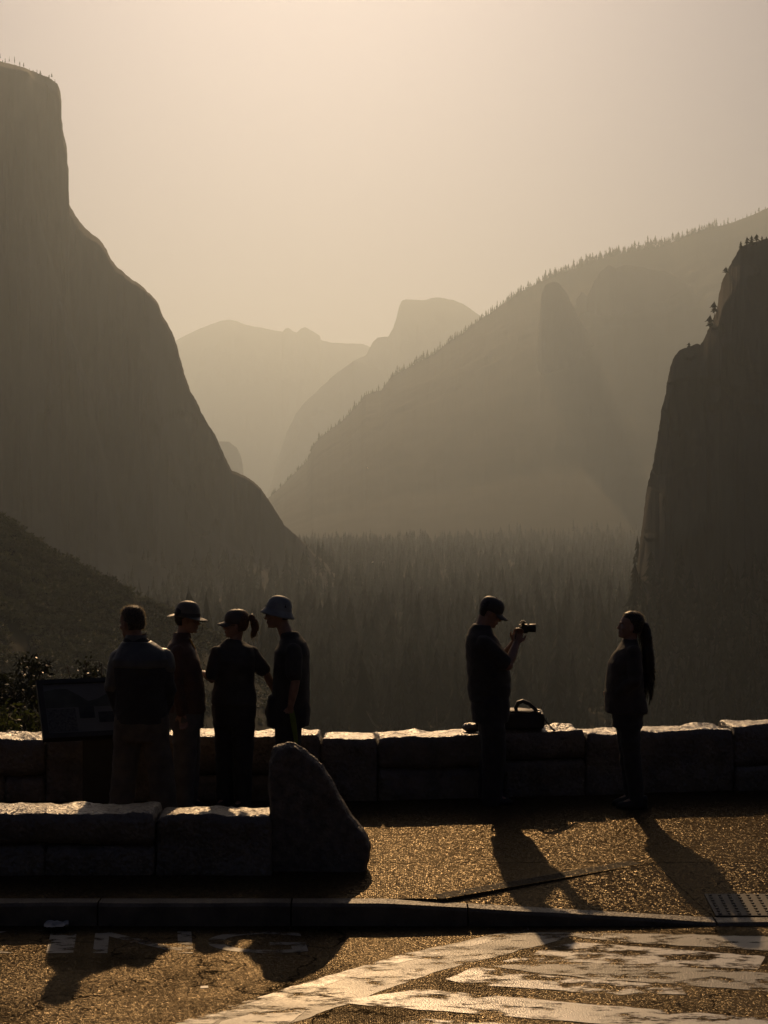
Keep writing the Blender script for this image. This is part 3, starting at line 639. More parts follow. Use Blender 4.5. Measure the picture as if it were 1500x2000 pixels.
# ------------------------------------------------------------------ interpretive panel
sg = empty('information_panel', (0,0,0)); tag(sg, 'tilted information panel on a dark post in front of the wall', 'sign')
P0 = at(70, 1331, 14.25); ang = math.radians(20); U = Vector((math.cos(ang), math.sin(ang), 0)); Wd, Ht = 0.92, 0.62
D = Vector((math.sin(ang)*0.70, -math.cos(ang)*0.70, -0.715)).normalized(); Nn = U.cross(-D).normalized()
if Nn.y > 0: Nn = -Nn
def pbox(name, u0, u1, v0, v1, n0, n1, m, parent):
    V = [P0+U*a+D*b+Nn*c for c in (n0,n1) for a, b in ((u0,v0),(u1,v0),(u1,v1),(u0,v1))]
    return obj(name, pyd(name, V, [(0,1,2,3),(7,6,5,4),(0,4,5,1),(1,5,6,2),(2,6,7,3),(3,7,4,0)]), m, parent, smooth=False)
pbox('backing', 0.02, Wd-0.02, 0.02, Ht-0.02, -0.03, 0.0, M['frame_metal'], sg)
for nm, a in (('frame_rail',(0,Wd,0,0.045)),('frame_rail',(0,Wd,Ht-0.05,Ht)),('frame_rail',(0,0.05,0.047,Ht-0.052)),('frame_rail',(Wd-0.05,Wd,0.047,Ht-0.052))):
    pbox(nm, *a, -0.035, 0.022, M['frame_metal'], sg)
face = pbox('printed_face', 0.05, Wd-0.05, 0.045, Ht-0.05, 0.001, 0.006, M['print_sky'], sg)
def poly(name, pts, n, m, parent):
    V = [P0+U*a+D*b+Nn*n for a, b in pts]; return obj(name, pyd(name, V, [tuple(range(len(V)))]), m, parent, smooth=False)
poly('printed_hills', [(0.055,0.12),(0.15,0.10),(0.25,0.10),(0.33,0.16),(0.42,0.24),(0.5,0.22),(0.62,0.15),(0.75,0.13),(0.865,0.10),(0.865,0.30),(0.055,0.30)], 0.008, M['print_hill'], face)
poly('printed_text_block', [(0.06,0.31),(0.30,0.31),(0.30,0.55),(0.06,0.55)], 0.008, M['print_text'], face)
poly('printed_photograph', [(0.33,0.30),(0.46,0.30),(0.46,0.42),(0.33,0.42)], 0.0095, M['print_photo'], face)
poly('printed_photograph', [(0.49,0.36),(0.66,0.36),(0.66,0.47),(0.49,0.47)], 0.0095, M['print_photo'], face)
bx = P0+U*0.50+D*0.40
slab('post', [Vector((bx.x-0.15,bx.y+0.02,bx.z-0.02)), Vector((bx.x+0.15,bx.y+0.02,bx.z-0.02)), Vector((bx.x+0.15,bx.y+0.20,bx.z+0.1)), Vector((bx.x-0.15,bx.y+0.20,bx.z+0.1))], 1.0, M['frame_metal'], sg)

# ------------------------------------------------------------------ shrubs beyond the wall
def tube(path, rad, n=6, cap=True):
    V = []; Fc = []; prev = None
    pts = [Vector(p) for p in path]
    for i, p in enumerate(pts):
        t = (pts[min(i+1,len(pts)-1)]-pts[max(i-1,0)]).normalized()
        a = Vector((0,0,1)) if abs(t.z) < 0.9 else Vector((1,0,0))
        if prev is None: u = t.cross(a).normalized()
        else: u = (prev - t*prev.dot(t)).normalized()
        prev = u; v = t.cross(u); r = rad[i] if hasattr(rad, '__len__') else rad
        for k in range(n):
            q = 6.2832*k/n; V.append(p+u*(r*math.cos(q))+v*(r*math.sin(q)))
    for i in range(len(pts)-1):
        for k in range(n): Fc.append((i*n+k, i*n+(k+1)%n, (i+1)*n+(k+1)%n, (i+1)*n+k))
    if cap: Fc.append(tuple(range(n))[::-1]); Fc.append(tuple((len(pts)-1)*n+k for k in range(n)))
    return V, Fc
def merge(parts):
    V = []; Fc = []
    for v, f in parts:
        b = len(V); V += [tuple(p) for p in v]; Fc += [tuple(i+b for i in q) for q in f]
    return V, Fc
def shrub(label, base, tips, nleaf, lsize, lm, seed):
    r = random.Random(seed); e = empty('shrub', base); tag(e, label, 'shrub'); br = []; lv = []; lf = []
    for tp_ in tips:
        tp_ = Vector(tp_); st = Vector((tp_.x*0.25+r.uniform(-.1,.1), tp_.y*0.25, 0)); mid = st.lerp(tp_, 0.55)+Vector((r.uniform(-.12,.12), r.uniform(-.12,.12), 0.08))
        br.append(tube([st-Vector((0,0,0.15)), mid, tp_], [0.022,0.012,0.005], 5))
        nb = 9
        for k in range(nb):
            t = r.uniform(0.3,1.0); p = (st.lerp(mid, t/0.55) if t < 0.55 else mid.lerp(tp_, (t-0.55)/0.45))
            dv = Vector((r.gauss(0,1), r.gauss(0,1), abs(r.gauss(0.3,0.6)))).normalized()*r.uniform(0.10,0.26)
            br.append(tube([p, p+dv], [0.006,0.003], 4))
            for j in range(nleaf//(nb*len(tips))):
                c = p+dv*r.uniform(0.25,1.15)+Vector((r.gauss(0,.05), r.gauss(0,.05), r.gauss(0,.05)))
                u = Vector((r.gauss(0,1), r.gauss(0,1), r.gauss(0.5,0.8))).normalized(); v = u.cross(Vector((r.gauss(0,1), r.gauss(0,1), r.gauss(0,1)))).normalized()
                s = lsize*r.uniform(0.6,1.3); b = len(lv)
                lv += [c-u*s, c+v*s*0.45, c+u*s, c-v*s*0.45]; lf.append((b,b+1,b+2,b+3))
    v, f = merge(br); obj('branches', pyd('branches', v, f), M['twig'], e)
    stuff(obj('foliage', pyd('foliage', lv, lf), lm, e, smooth=False))
    return e
def gz(x, y): return float(terrain_z(x, y))
def shrub_at(label, px, Y, tips_px, n, ls, lm, seed):
    X = (px-750)/F*Y; z = gz(X, Y); tips = []
    for a, b in tips_px:
        p = at(a, b, Y); tips.append((p.x-X, rnd.uniform(-0.3,0.3), p.z-z))
    return shrub(label, (X, Y, z), tips, n, ls, lm, seed)
shrub_at('broad dark leafy shrub behind the wall at the far left', 40, 17.6, [(-60,1330),(-30,1345),(-10,1318),(12,1330),(30,1345),(40,1310),(52,1335),(72,1312),(88,1308),(70,1345),(20,1365),(50,1370),(-30,1380),(92,1330)], 7000, 0.030, M['leaf_dark'], 1)
shrub_at('dark leafy shrub rising above the top of the information panel', 160, 17.2, [(112,1318),(122,1305),(130,1325),(150,1320),(163,1306),(176,1290),(188,1296),(202,1293),(200,1318),(180,1320),(205,1345),(140,1345)], 5200, 0.028, M['leaf_dark'], 2)
shrub_at('sunlit green bush low behind the wall beside the panel', 30, 16.2, [(-40,1400),(-15,1415),(5,1405),(20,1415),(35,1396),(50,1400),(65,1405),(75,1418),(82,1430),(45,1425),(10,1430)], 5200, 0.028, M['leaf_green'], 3)

# ------------------------------------------------------------------ people
def ell(c, r, n=14, m=10, rot=None):
    V = []; Fc = []; c = Vector(c)
    for i in range(m+1):
        th = math.pi*i/m
        for k in range(n):
            ph = 6.28318*k/n; p = Vector((r[0]*math.sin(th)*math.cos(ph), r[1]*math.sin(th)*math.sin(ph), r[2]*math.cos(th)))
            if rot: p = rot @ p
            V.append(c+p)
    for i in range(m):
        for k in range(n): Fc.append((i*n+k, (i+1)*n+k, (i+1)*n+(k+1)%n, i*n+(k+1)%n))
    return V, Fc
def loft(rings, n=20, mtx=None, sq=2.3):
    """rings: (z, xc, rx, ry[, yc])"""
    V = []; Fc = []
    for rg in rings:
        z, xc, rx, ry = rg[:4]; yc = rg[4] if len(rg) > 4 else 0.0
        for k in range(n):
            a = 6.28318*k/n; ca, sa = math.cos(a), math.sin(a)
            V.append(Vector((xc+rx*math.copysign(abs(ca)**(2/sq), ca), yc+ry*math.copysign(abs(sa)**(2/sq), sa), z)))
    m = len(rings)
    for i in range(m-1):
        for k in range(n): Fc.append((i*n+k, i*n+(k+1)%n, (i+1)*n+(k+1)%n, (i+1)*n+k))
    Fc.append(tuple(range(n))[::-1]); Fc.append(tuple((m-1)*n+k for k in range(n)))
    if mtx: V = [mtx @ v for v in V]
    return V, Fc
def limb(pts, rad, n=12):
    parts = [tube(pts, rad, n)]
    for p, r in zip(pts, rad): parts.append(ell(p, (r*0.99,)*3, 10, 8))
    return parts
HEAD = [(0.000,0.045,0.028,0.026),(0.008,0.040,0.042,0.040),(0.030,0.022,0.066,0.053),(0.060,0.006,0.083,0.061),(0.090,-0.004,0.092,0.067),(0.115,-0.008,0.094,0.071),(0.135,-0.008,0.099,0.074),(0.165,-0.010,0.098,0.077),(0.190,-0.013,0.090,0.073),(0.212,-0.016,0.072,0.060),(0.228,-0.018,0.045,0.038),(0.235,-0.018,0.015,0.014)]
def head_parts(Mh):
    P = [loft(HEAD, 24, Mh, 2.1)]
    def e(c, r): P.append(([Mh @ v for v in ell(c, r)[0]], ell(c, r)[1]))
    e((0.092,0,0.098),(0.014,0.011,0.022)); e((0.103,0,0.082),(0.016,0.013,0.011)); e((0.088,0,0.125),(0.012,0.010,0.018))   # nose
    e((0.088,0,0.055),(0.013,0.022,0.007)); e((0.087,0,0.043),(0.012,0.020,0.007)); e((0.072,0,0.014),(0.020,0.022,0.015))     # lips, chin
    for s in (-1,1):
        e((-0.008,0.076*s,0.098),(0.017,0.009,0.030)); e((0.060,0.042*s,0.085),(0.026,0.020,0.020)); e((0.084,0.028*s,0.134),(0.012,0.024,0.008))
    return P
def hand_parts(wrist, dirv, nrm, curl=0.5, k=1.0):
    """wrist point, direction of the fingers, back-of-hand normal; thumb on the dirv x nrm side"""
    w_ = Vector(wrist); d = Vector(dirv).normalized(); nn = Vector(nrm); nn = (nn-d*nn.dot(d)).normalized(); sd_ = d.cross(nn)
    P = []
    pal = [w_+d*(0.01*k), w_+d*(0.05*k), w_+d*(0.085*k)]
    for off in (-0.028,-0.010,0.010,0.028): P += limb([w_+d*(0.005*k)+sd_*off*0.5*k, w_+d*(0.05*k)+sd_*off*0.9*k, w_+d*(0.088*k)+sd_*off*k], [0.014*k,0.015*k,0.0115*k], 8)
    for off, ln in ((0.030,0.070),(0.010,0.080),(-0.010,0.075),(-0.029,0.058)):
        p = w_+d*(0.088*k)+sd_*off*k; dd = d; pts = [p]
        for seg in (0.42,0.33,0.25):
            q = Matrix.Rotation(curl, 3, sd_) @ dd if True else dd
            dd = q; p = p+dd*(ln*seg*k); pts.append(p)
        P += limb(pts, [0.0105*k,0.0098*k,0.009*k,0.0078*k], 8)
    b = w_+d*(0.025*k)+sd_*0.030*k
    td = (d*0.75+sd_*0.75-nn*0.25).normalized(); t2 = (d*0.95+sd_*0.2-nn*0.35).normalized()
    P += limb([b, b+td*0.038*k, b+td*0.038*k+t2*0.032*k], [0.014*k,0.012*k,0.009*k], 8)
    return P
def build(name, parts, voxel, smooth, m, parent, fold=0.0, fs=9.0, seed=1.0):
    v, f = merge(parts); me = remesh(pyd(name, v, f), voxel, smooth)
    if fold:
        c = get_co(me); n = get_no(me); 
        d = fbm(c[:,0]*fs+seed, c[:,1]*fs, c[:,2]*fs*0.8+seed, 3) ; rd = 1-np.abs(fbm(c[:,0]*fs*0.7+c[:,2]*4, c[:,1]*fs*0.7+seed, c[:,2]*fs*1.3, 2))*2
        set_co(me, c+n*(fold*(d*0.9+rd*0.9))[:,None])
    return obj(name, me, m, parent)
def shoe(x, y, z=0.0, L_=0.28, ang=0.0):
    R = Matrix.Translation((x,y,z)) @ Matrix.Rotation(ang, 4, 'Z')
    return [loft([(0.0,0.045,L_/2,0.048),(0.03,0.045,L_/2+0.003,0.050),(0.05,0.035,L_/2-0.012,0.046),(0.075,-0.01,0.085,0.043),(0.11,-0.03,0.055,0.045)], 20, R, 2.4)]
def lathe_shell(prof, n=40, ex=1.0, ey=1.0, warp=None, th=0.004):
    """prof: (r, z) from the outside rim to the crown; a thin closed shell"""
    V = []; Fc = []; m = len(prof)
    for lay in (0, 1):
        for r, z in prof:
            for k in range(n):
                a = 6.28318*k/n; p = Vector((ex*(r-lay*th)*math.cos(a), ey*(r-lay*th)*math.sin(a), z-lay*th))
                if warp: p = warp(p, r, a)
                V.append(p)
    for lay in (0,1):
        o_ = lay*m*n
        for i in range(m-1):
            for k in range(n):
                q = (o_+i*n+k, o_+i*n+(k+1)%n, o_+(i+1)*n+(k+1)%n, o_+(i+1)*n+k); Fc.append(q if lay == 0 else q[::-1])
    for k in range(n): Fc.append((k, m*n+k, m*n+(k+1)%n, (k+1)%n))
    return V, Fc
def xf(part, mtx): return ([mtx @ Vector(v) for v in part[0]], part[1])
def person(spec):
    px, s = spec['px'], spec['s']; yaw = math.radians(spec['yaw'])
    e = empty('person', ((px-750)/s, F/s, 0), yaw); tag(e, spec['label'], 'person', 'visitors at the overlook')
    R = Matrix.Rotation(-yaw, 3, 'Z')
    def J(p): return (R @ Vector(p)) if spec.get('world') else Vector(p)
    hx, hy, hz = spec['head']
    Mh = Matrix.Translation((hx,hy,hz)) @ Matrix.Rotation(math.radians(spec.get('hyaw',0)),4,'Z') @ Matrix.Rotation(math.radians(spec.get('roll',0)),4,'X') @ Matrix.Rotation(math.radians(spec.get('pitch',0)),4,'Y') @ Matrix.Scale(spec.get('hs',1.0),4)
    tor = spec['torso']; nk = spec.get('neck', 0.058)
    top = tor[-1]
    body = head_parts(Mh)
    nb = Vector((top[1], top[4] if len(top) > 4 else 0, top[0]-0.06)); ntop = Mh @ Vector((-0.02,0,0.06))
    body += limb([nb, nb.lerp(ntop,0.5), ntop], [nk*1.15, nk, nk*0.98])
    body.append(loft([(z, xc, rx*0.86, ry*0.84, *(r_[4:5])) for r_ in tor for z, xc, rx, ry in [r_[:4]]], 20))
    legs = spec['legs']; k = spec.get('lr', 1.0)
    for hip, knee, ank in legs:
        body += limb([hip, knee, ank], [0.085*k,0.055*k,0.038*k]); 
        body += limb([ank, (ank[0]+0.1, ank[1], 0.04)], [0.036,0.03])
    ar = spec.get('ar', 1.0)
    for A in spec['arms']:
        sh, el, wr = [J(p) for p in A['j']]
        body += limb([sh, sh.lerp(el,0.5), el, el.lerp(wr,0.35), wr], [0.052*ar,0.045*ar,0.039*ar,0.040*ar,0.027*ar])
        hd = J(A['hand']) if 'hand' in A else (wr-el)
        body += hand_parts(wr, hd, J(A.get('nrm', (0,-1,0))), A.get('curl',0.45), spec.get('hk',1.0))
    bo = build('body', body, 0.0065, 3, M['skin'], e)
    # eyes
    for sgn in (-1,1):
        v, f = ell((0.074,0.030*sgn,0.114),(0.012,0.012,0.010),10,8); ob = obj('eye', pyd('eye', [Mh @ p for p in v], f), M['eye'], e)
    # shirt or jacket
    sh_parts = [loft(tor, 24)]
    slv = []
    for A in spec['arms']:
        sh, el, wr = [J(p) for p in A['j']]; r = spec.get('sleeve_r', 1.0)
        if spec.get('long'):
            ch = limb([sh, sh.lerp(el,0.5), el, el.lerp(wr,0.5), el.lerp(wr,0.97)], [0.072*r,0.070*r,0.063*r,0.056*r,0.047*r])
        else:
            ch = limb([sh, sh.lerp(el,0.35), sh.lerp(el,0.78)], [0.070*r,0.069*r,0.066*r])
        slv.append(ch); sh_parts += ch
    shirt = build(spec['top_name'], sh_parts, 0.008, spec.get('tsm',12), M[spec['top']], e, 0.010, 8.0, px*0.1)
    # trousers
    pz = spec.get('waist', 0.98); t0 = tor[0]
    tr = [loft([(pz-0.26, spec['legs'][0][0][0], spec.get('prx',0.13), 0.175, t0[4] if len(t0) > 4 else 0),(pz-0.12, spec['legs'][0][0][0], spec.get('prx',0.13)*1.08, 0.185, t0[4] if len(t0) > 4 else 0),(pz, spec['legs'][0][0][0], spec.get('prx',0.13)*0.98, 0.165, t0[4] if len(t0) > 4 else 0)], 20)]
    lw = spec.get('legw', (0.108,0.088,0.076))
    for hip, knee, ank in legs:
        hip, knee, ank = Vector(hip), Vector(knee), Vector(ank); a2 = ank+(ank-knee).normalized()*0.035
        tr += limb([hip, hip.lerp(knee,0.5), knee, knee.lerp(ank,0.5), a2], [lw[0],lw[0]*0.5+lw[1]*0.5,lw[1],lw[1]*0.5+lw[2]*0.5,lw[2]], 16)
    build('trousers', tr, 0.009, 5, M[spec['legs_mat']], e, 0.010, 7.0, px*0.3)
    for i, (hip, knee, ank) in enumerate(legs):
        v, f = merge(shoe(ank[0], ank[1], 0.0, 0.27, spec.get('toe',(0.1,-0.1))[i])); obj('shoe', pyd('shoe', v, f), M['shoe'], e)
    return e, Mh
def add(name, part, m, parent, smooth=True): return obj(name, pyd(name, part[0], part[1]), M[m], parent, smooth)
def scalp(Mh, zlow, front, grow, m, e, fuzz=0.0, seed=0, name='hair'):
    """hair: a shell over the skull that leaves the face free"""
    rings = []
    for z, xc, rx, ry in HEAD:
        if z < zlow: continue
        fx_ = front(z); bk = xc-rx-grow; fr = min(xc+rx+grow*0.6, fx_)
        rings.append((z+(grow*0.8 if z > 0.2 else 0), (fr+bk)/2, (fr-bk)/2, ry+grow*0.75))
    rings.append((0.235+grow, -0.018, 0.02, 0.018))
    o = build(name, [loft(rings, 24, Mh, 2.1)], 0.0055, 2, M[m], e, 0.004, 30.0, seed)
    if fuzz:
        me = o.data; c = get_co(me); n = get_no(me); r = random.Random(seed); V = []; Fc = []
        for i in r.sample(range(len(c)), min(2600, len(c))):
            p = Vector(c[i]); q = Vector(n[i]); d = (q+Vector((r.gauss(0,.5), r.gauss(0,.5), r.gauss(0.1,.5)))).normalized()*r.uniform(0.5,1.3)*fuzz; t = q.cross(Vector((r.gauss(0,1),r.gauss(0,1),r.gauss(0,1)))).normalized()*0.0012
            b = len(V); V += [p-t, p+t, p+d]; Fc.append((b,b+1,b+2))
        stuff(obj('loose_hairs', pyd('loose_hairs', V, Fc), M['hair_rim'], o, smooth=False))
    return o
def strands(parent, name, m, root, paths, rad=0.0011):
    v, f = merge([tube(p, rad, 3) for p in paths]); return stuff(obj(name, pyd(name, v, f), M[m], parent))

# --- photographer
e1, Mh = person(dict(px=962, s=222, yaw=0, label='person in a dark cap and T-shirt photographing with a camera held up', head=(-0.063,0,1.567), pitch=25, hs=1.0, neck=0.072,
    torso=[(0.90,-0.035,0.165,0.19),(1.0,-0.03,0.188,0.20),(1.1,-0.03,0.184,0.205),(1.2,-0.045,0.174,0.215),(1.3,-0.066,0.166,0.225),(1.39,-0.088,0.150,0.225),(1.46,-0.10,0.128,0.185),(1.52,-0.10,0.098,0.12),(1.565,-0.095,0.078,0.085)],
    arms=[dict(j=[(-0.09,-0.175,1.405),(0.125,-0.185,1.225),(0.205,-0.062,1.405)], hand=(0.25,0.05,1), nrm=(-0.2,-1,0.1), curl=0.5), dict(j=[(-0.09,0.175,1.405),(0.11,0.20,1.24),(0.20,0.06,1.405)], hand=(0.25,-0.05,1), nrm=(-0.2,1,0.1), curl=-0.5)],
    legs=[((-0.02,-0.095,0.90),(0.005,-0.11,0.49),(-0.01,-0.12,0.09)),((-0.02,0.095,0.90),(0.0,0.11,0.49),(-0.03,0.13,0.09))], legw=(0.115,0.098,0.088), prx=0.155, ar=1.15,
    top='tee_black', top_name='t_shirt', legs_mat='pants_black', sleeve_r=1.1))
def cap_(Mh, e, m, name='cap', vis=1.0, zoff=0.0):
    dome = lathe_shell([(0.100,0.128),(0.104,0.145),(0.104,0.175),(0.097,0.205),(0.080,0.230),(0.052,0.246),(0.020,0.252),(0.002,0.253)], 36, 1.06, 0.86)
    dome = ([v+Vector((-0.010,0,zoff)) for v in dome[0]], dome[1])
    root = add(name, xf(dome, Mh), m, e)
    V = []; Fc = []; nu, nv = 16, 6
    for lay in (0,1):
        for i in range(nu+1):
            a = -1.15+2.3*i/nu
            for j in range(nv+1):
                t = j/nv; x = -0.01+0.106*math.cos(a)+t*0.075*vis*math.cos(a*0.75)**0.7; y = 0.088*math.sin(a)*(1+0.05*t)
                z = 0.142+zoff-0.022*t*vis-0.020*(y/0.08)**2 - lay*0.005
                V.append(Vector((x,y,z)))
    st = (nu+1)*(nv+1)
    for lay in (0,1):
        for i in range(nu):
            for j in range(nv):
                q = tuple(lay*st+k for k in (i*(nv+1)+j, (i+1)*(nv+1)+j, (i+1)*(nv+1)+j+1, i*(nv+1)+j+1)); Fc.append(q if lay == 0 else q[::-1])
    for i in range(nu):
        a = i*(nv+1)+nv; b = (i+1)*(nv+1)+nv; Fc.append((a,b,b+st,a+st))
    add('visor', xf((V,Fc), Mh), m, root)
    add('button', xf(ell((-0.012,0,0.256+zoff),(0.008,0.008,0.005),10,6), Mh), m, root)
    return root
cap_(Mh, e1, 'cap_dark')
scalp(Mh, 0.055, lambda z: -0.025 if z < 0.12 else 0.03, 0.006, 'hair_dark', e1, 0, 3)
# his camera
cm = empty('camera', tuple(e1.location + Vector((0.262, 0, 1.535)))); tag(cm, 'black camera held up in both hands of the person in the cap', 'camera')
def bxm(name, c, s, m, parent, bev=0.006):
    bm = bmesh.new(); bmesh.ops.create_cube(bm, size=1.0); bmesh.ops.scale(bm, vec=s, verts=bm.verts)
    bmesh.ops.bevel(bm, geom=bm.edges[:], offset=bev, segments=2, affect='EDGES'); bmesh.ops.translate(bm, vec=c, verts=bm.verts)
    me = bpy.data.meshes.new(name); bm.to_mesh(me); bm.free(); return obj(name, me, M[m], parent, smooth=False)
bxm('camera_body', (0,0,0), (0.055,0.135,0.085), 'black_plastic', cm, 0.012)
bxm('viewfinder_hump', (0.004,0,0.050), (0.050,0.05,0.030), 'black_plastic', cm, 0.010)
bxm('grip', (0.025,-0.055,-0.005), (0.05,0.03,0.08), 'black_plastic', cm, 0.010)
v, f = lathe_shell([(0.036,0.0),(0.037,0.03),(0.034,0.034),(0.036,0.04),(0.038,0.080),(0.039,0.090)], 28)
lens = add('lens', xf((v, f), Matrix.Translation((0.026,0.0,-0.002)) @ Matrix.Rotation(math.pi/2,4,'Y')), 'black_plastic', cm)
add('lens_glass', xf(ell((0.108,0,-0.002),(0.006,0.033,0.033),16,10), Matrix.Identity(4)), 'glass', lens)
for yy_ in (-0.04,0.045): add('dial', xf(loft([(0.043,0.0,0.011,0.011,yy_),(0.055,0.0,0.011,0.011,yy_)], 14, None, 2.0), Matrix.Identity(4)), 'black_plastic', cm)
v, f = tube([(-0.01,-0.068,0.03),(-0.06,-0.075,-0.03),(-0.075,-0.06,-0.14),(-0.06,-0.02,-0.2)], 0.004, 5); add('neck_strap', (v,f), 'black_plastic', cm)

# --- right-hand woman
e2, Mh = person(dict(px=1237, s=225, yaw=180, label='person with a long dark ponytail and open jacket standing at the right, looking up', head=(0.043,0,1.458), pitch=-8, hs=0.98, neck=0.052,
    torso=[(0.825,0.060,0.183,0.20),(0.93,0.068,0.170,0.19),(1.03,0.078,0.160,0.18),(1.15,0.074,0.150,0.182),(1.25,0.066,0.142,0.19),(1.33,0.050,0.114,0.19),(1.385,0.034,0.085,0.16),(1.43,0.03,0.064,0.09),(1.455,0.03,0.058,0.065)],
    arms=[dict(j=[(0.025,-0.145,1.345),(0.02,-0.225,1.11),(0.135,-0.15,1.02)], nrm=(0,-1,0.2), curl=0.6), dict(j=[(0.025,0.145,1.345),(0.02,0.225,1.11),(0.135,0.15,1.02)], nrm=(0,1,0.2), curl=-0.6)],
    legs=[((0.055,-0.085,0.86),(0.035,-0.085,0.47),(-0.005,-0.08,0.08)),((0.055,0.085,0.86),(0.03,0.09,0.47),(-0.02,0.085,0.08))], legw=(0.108,0.075,0.058), prx=0.125, ar=0.85, hk=0.9, lr=0.9,
    top='jacket_brown', top_name='jacket', legs_mat='pants_black', long=True, sleeve_r=0.92, waist=0.95))
hr = scalp(Mh, 0.05, lambda z: -0.01 if z < 0.09 else (0.03 if z < 0.14 else (0.055 if z < 0.18 else 0.075)), 0.012, 'hair_dark', e2, 0.010, 5)
pt = [Mh @ Vector((-0.095,0,0.150)), Vector((-0.098,0,1.565)), Vector((-0.116,0,1.46)), Vector((-0.126,0,1.34)), Vector((-0.134,0,1.22)), Vector((-0.130,0,1.13)), Vector((-0.115,0,1.06)), Vector((-0.105,0,1.03))]
pony = build('ponytail', limb(pt, [0.030,0.038,0.045,0.049,0.048,0.040,0.024,0.008], 12), 0.006, 2, M['hair_dark'], e2, 0.007, 22.0, 4)
r = random.Random(5); pth = []
for i in range(90):
    k = r.randint(1,6); p = pt[k].lerp(pt[min(k+1,7)], r.random()); a = r.random()*6.28; rr = 0.038
    p = p+Vector((rr*math.cos(a)*1.0, rr*math.sin(a), 0)); q = p+Vector((-r.uniform(0.0,0.045), r.gauss(0,0.015), -r.uniform(0.03,0.10))); pth.append([p, p.lerp(q,0.5)+Vector((-r.uniform(0,0.02),0,0.01)), q])
dk = []
for i in range(260):
    k = r.randint(0,5); p = pt[k].lerp(pt[k+1], r.random()); a = r.random()*6.28; p = p+Vector((0.044*math.cos(a), 0.044*math.sin(a), 0)); q = p+Vector((-r.uniform(-0.012,0.014), r.gauss(0,0.012), -r.uniform(0.08,0.2))); dk.append([p, p.lerp(q,0.5)+Vector((-0.006,0,0)), q])
strands(pony, 'hair_strands', 'hair_dark', None, dk, 0.0022)
strands(pony, 'loose_hairs', 'hair_rim', None, pth, 0.0009)
add('hair_tie', xf(ell((-0.105,0,0.150),(0.012,0.034,0.034),14,8), Mh), 'black_plastic', pony)

# --- man seen from behind
e3, Mh = person(dict(px=276, s=240, yaw=90, label='person seen from behind in a black and grey jacket and khaki trousers beside the panel', head=(0.01,0.075,1.548), hyaw=48, pitch=6, roll=0, hs=1.06, neck=0.066,
    torso=[(0.86,0.0,0.150,0.205),(1.0,0.0,0.155,0.21),(1.15,-0.005,0.152,0.215),(1.28,-0.01,0.148,0.225),(1.37,-0.012,0.135,0.225),(1.44,-0.01,0.112,0.19),(1.485,0.0,0.092,0.145,0.02),(1.52,0.0,0.082,0.105,0.04),(1.55,0.005,0.075,0.088,0.05)],
    arms=[dict(j=[(0.0,0.175,1.375),(-0.01,0.225,1.12),(0.10,0.185,0.90)], hand=(0.3,-0.1,-1), nrm=(0,1,0), curl=-0.5), dict(j=[(0.0,-0.175,1.375),(-0.01,-0.225,1.12),(0.12,-0.16,0.92)], hand=(0.4,0.1,-1), nrm=(0,-1,0), curl=0.5)],
    legs=[((0.0,0.095,0.90),(0.01,0.135,0.48),(-0.01,0.175,0.09)),((0.0,-0.095,0.90),(0.02,-0.15,0.48),(0.0,-0.20,0.09))], legw=(0.118,0.102,0.098), prx=0.135,
    top='jacket_black', top_name='jacket', legs_mat='khaki', long=True, sleeve_r=1.0, toe=(0.25,-0.25), ar=1.0))
yk = [(1.32,-0.006,0.166,0.238),(1.38,-0.012,0.154,0.240),(1.44,-0.01,0.132,0.206),(1.485,0.0,0.110,0.160,0.02),(1.52,0.0,0.098,0.118,0.04)]
A = [Vector((0.0,0.175,1.375)), Vector((-0.01,0.225,1.12))]
ykp = [loft(yk, 24)] + limb([A[0], A[0].lerp(A[1],0.45), A[0].lerp(A[1],0.85)], [0.090,0.086,0.081]) + limb([Vector((0.0,-0.175,1.375)), Vector((-0.003,-0.195,1.31))], [0.090,0.086])
build('jacket_yoke', ykp, 0.008, 4, M['jacket_grey'], e3, 0.005, 8.0, 2)
col = lathe_shell([(0.094,1.505),(0.092,1.53),(0.088,1.56),(0.084,1.575)], 30, 0.95, 1.0); add('collar', ([v+Vector((0.005,0.042,0)) for v in col[0]], col[1]), 'jacket_grey', e3)
scalp(Mh, 0.055, lambda z: -0.02 if z < 0.13 else (0.04 if z < 0.17 else 0.07), 0.010, 'hair_grey', e3, 0.017, 7)

# --- man in the brimmed hat
e4, Mh = person(dict(px=362, s=228, yaw=0, label='person in a wide brimmed hat and rust brown shirt, facing right', head=(0.010,0,1.530), pitch=4, hs=1.0, neck=0.055,
    torso=[(0.855,0.010,0.162,0.19),(1.0,0.006,0.155,0.19),(1.15,-0.002,0.146,0.195),(1.28,-0.018,0.138,0.205),(1.37,-0.032,0.124,0.205),(1.43,-0.042,0.102,0.165),(1.48,-0.035,0.075,0.10),(1.525,-0.025,0.062,0.068)],
    arms=[dict(j=[(-0.04,-0.16,1.37),(-0.06,-0.205,1.11),(-0.01,-0.195,0.87)], nrm=(0,-1,0), curl=0.5), dict(j=[(-0.04,0.16,1.37),(-0.06,0.205,1.11),(0.0,0.185,0.87)], nrm=(0,1,0), curl=-0.5)],
    legs=[((0.005,-0.09,0.89),(0.01,-0.095,0.48),(-0.02,-0.10,0.09)),((0.005,0.09,0.89),(0.02,0.10,0.48),(0.0,0.11,0.09))], legw=(0.112,0.094,0.086), prx=0.14,
    top='rust', top_name='shirt', legs_mat='stone_pants', long=True, sleeve_r=0.9))
scalp(Mh, 0.06, lambda z: -0.02 if z < 0.13 else 0.03, 0.006, 'hair_dark', e4, 0, 8)
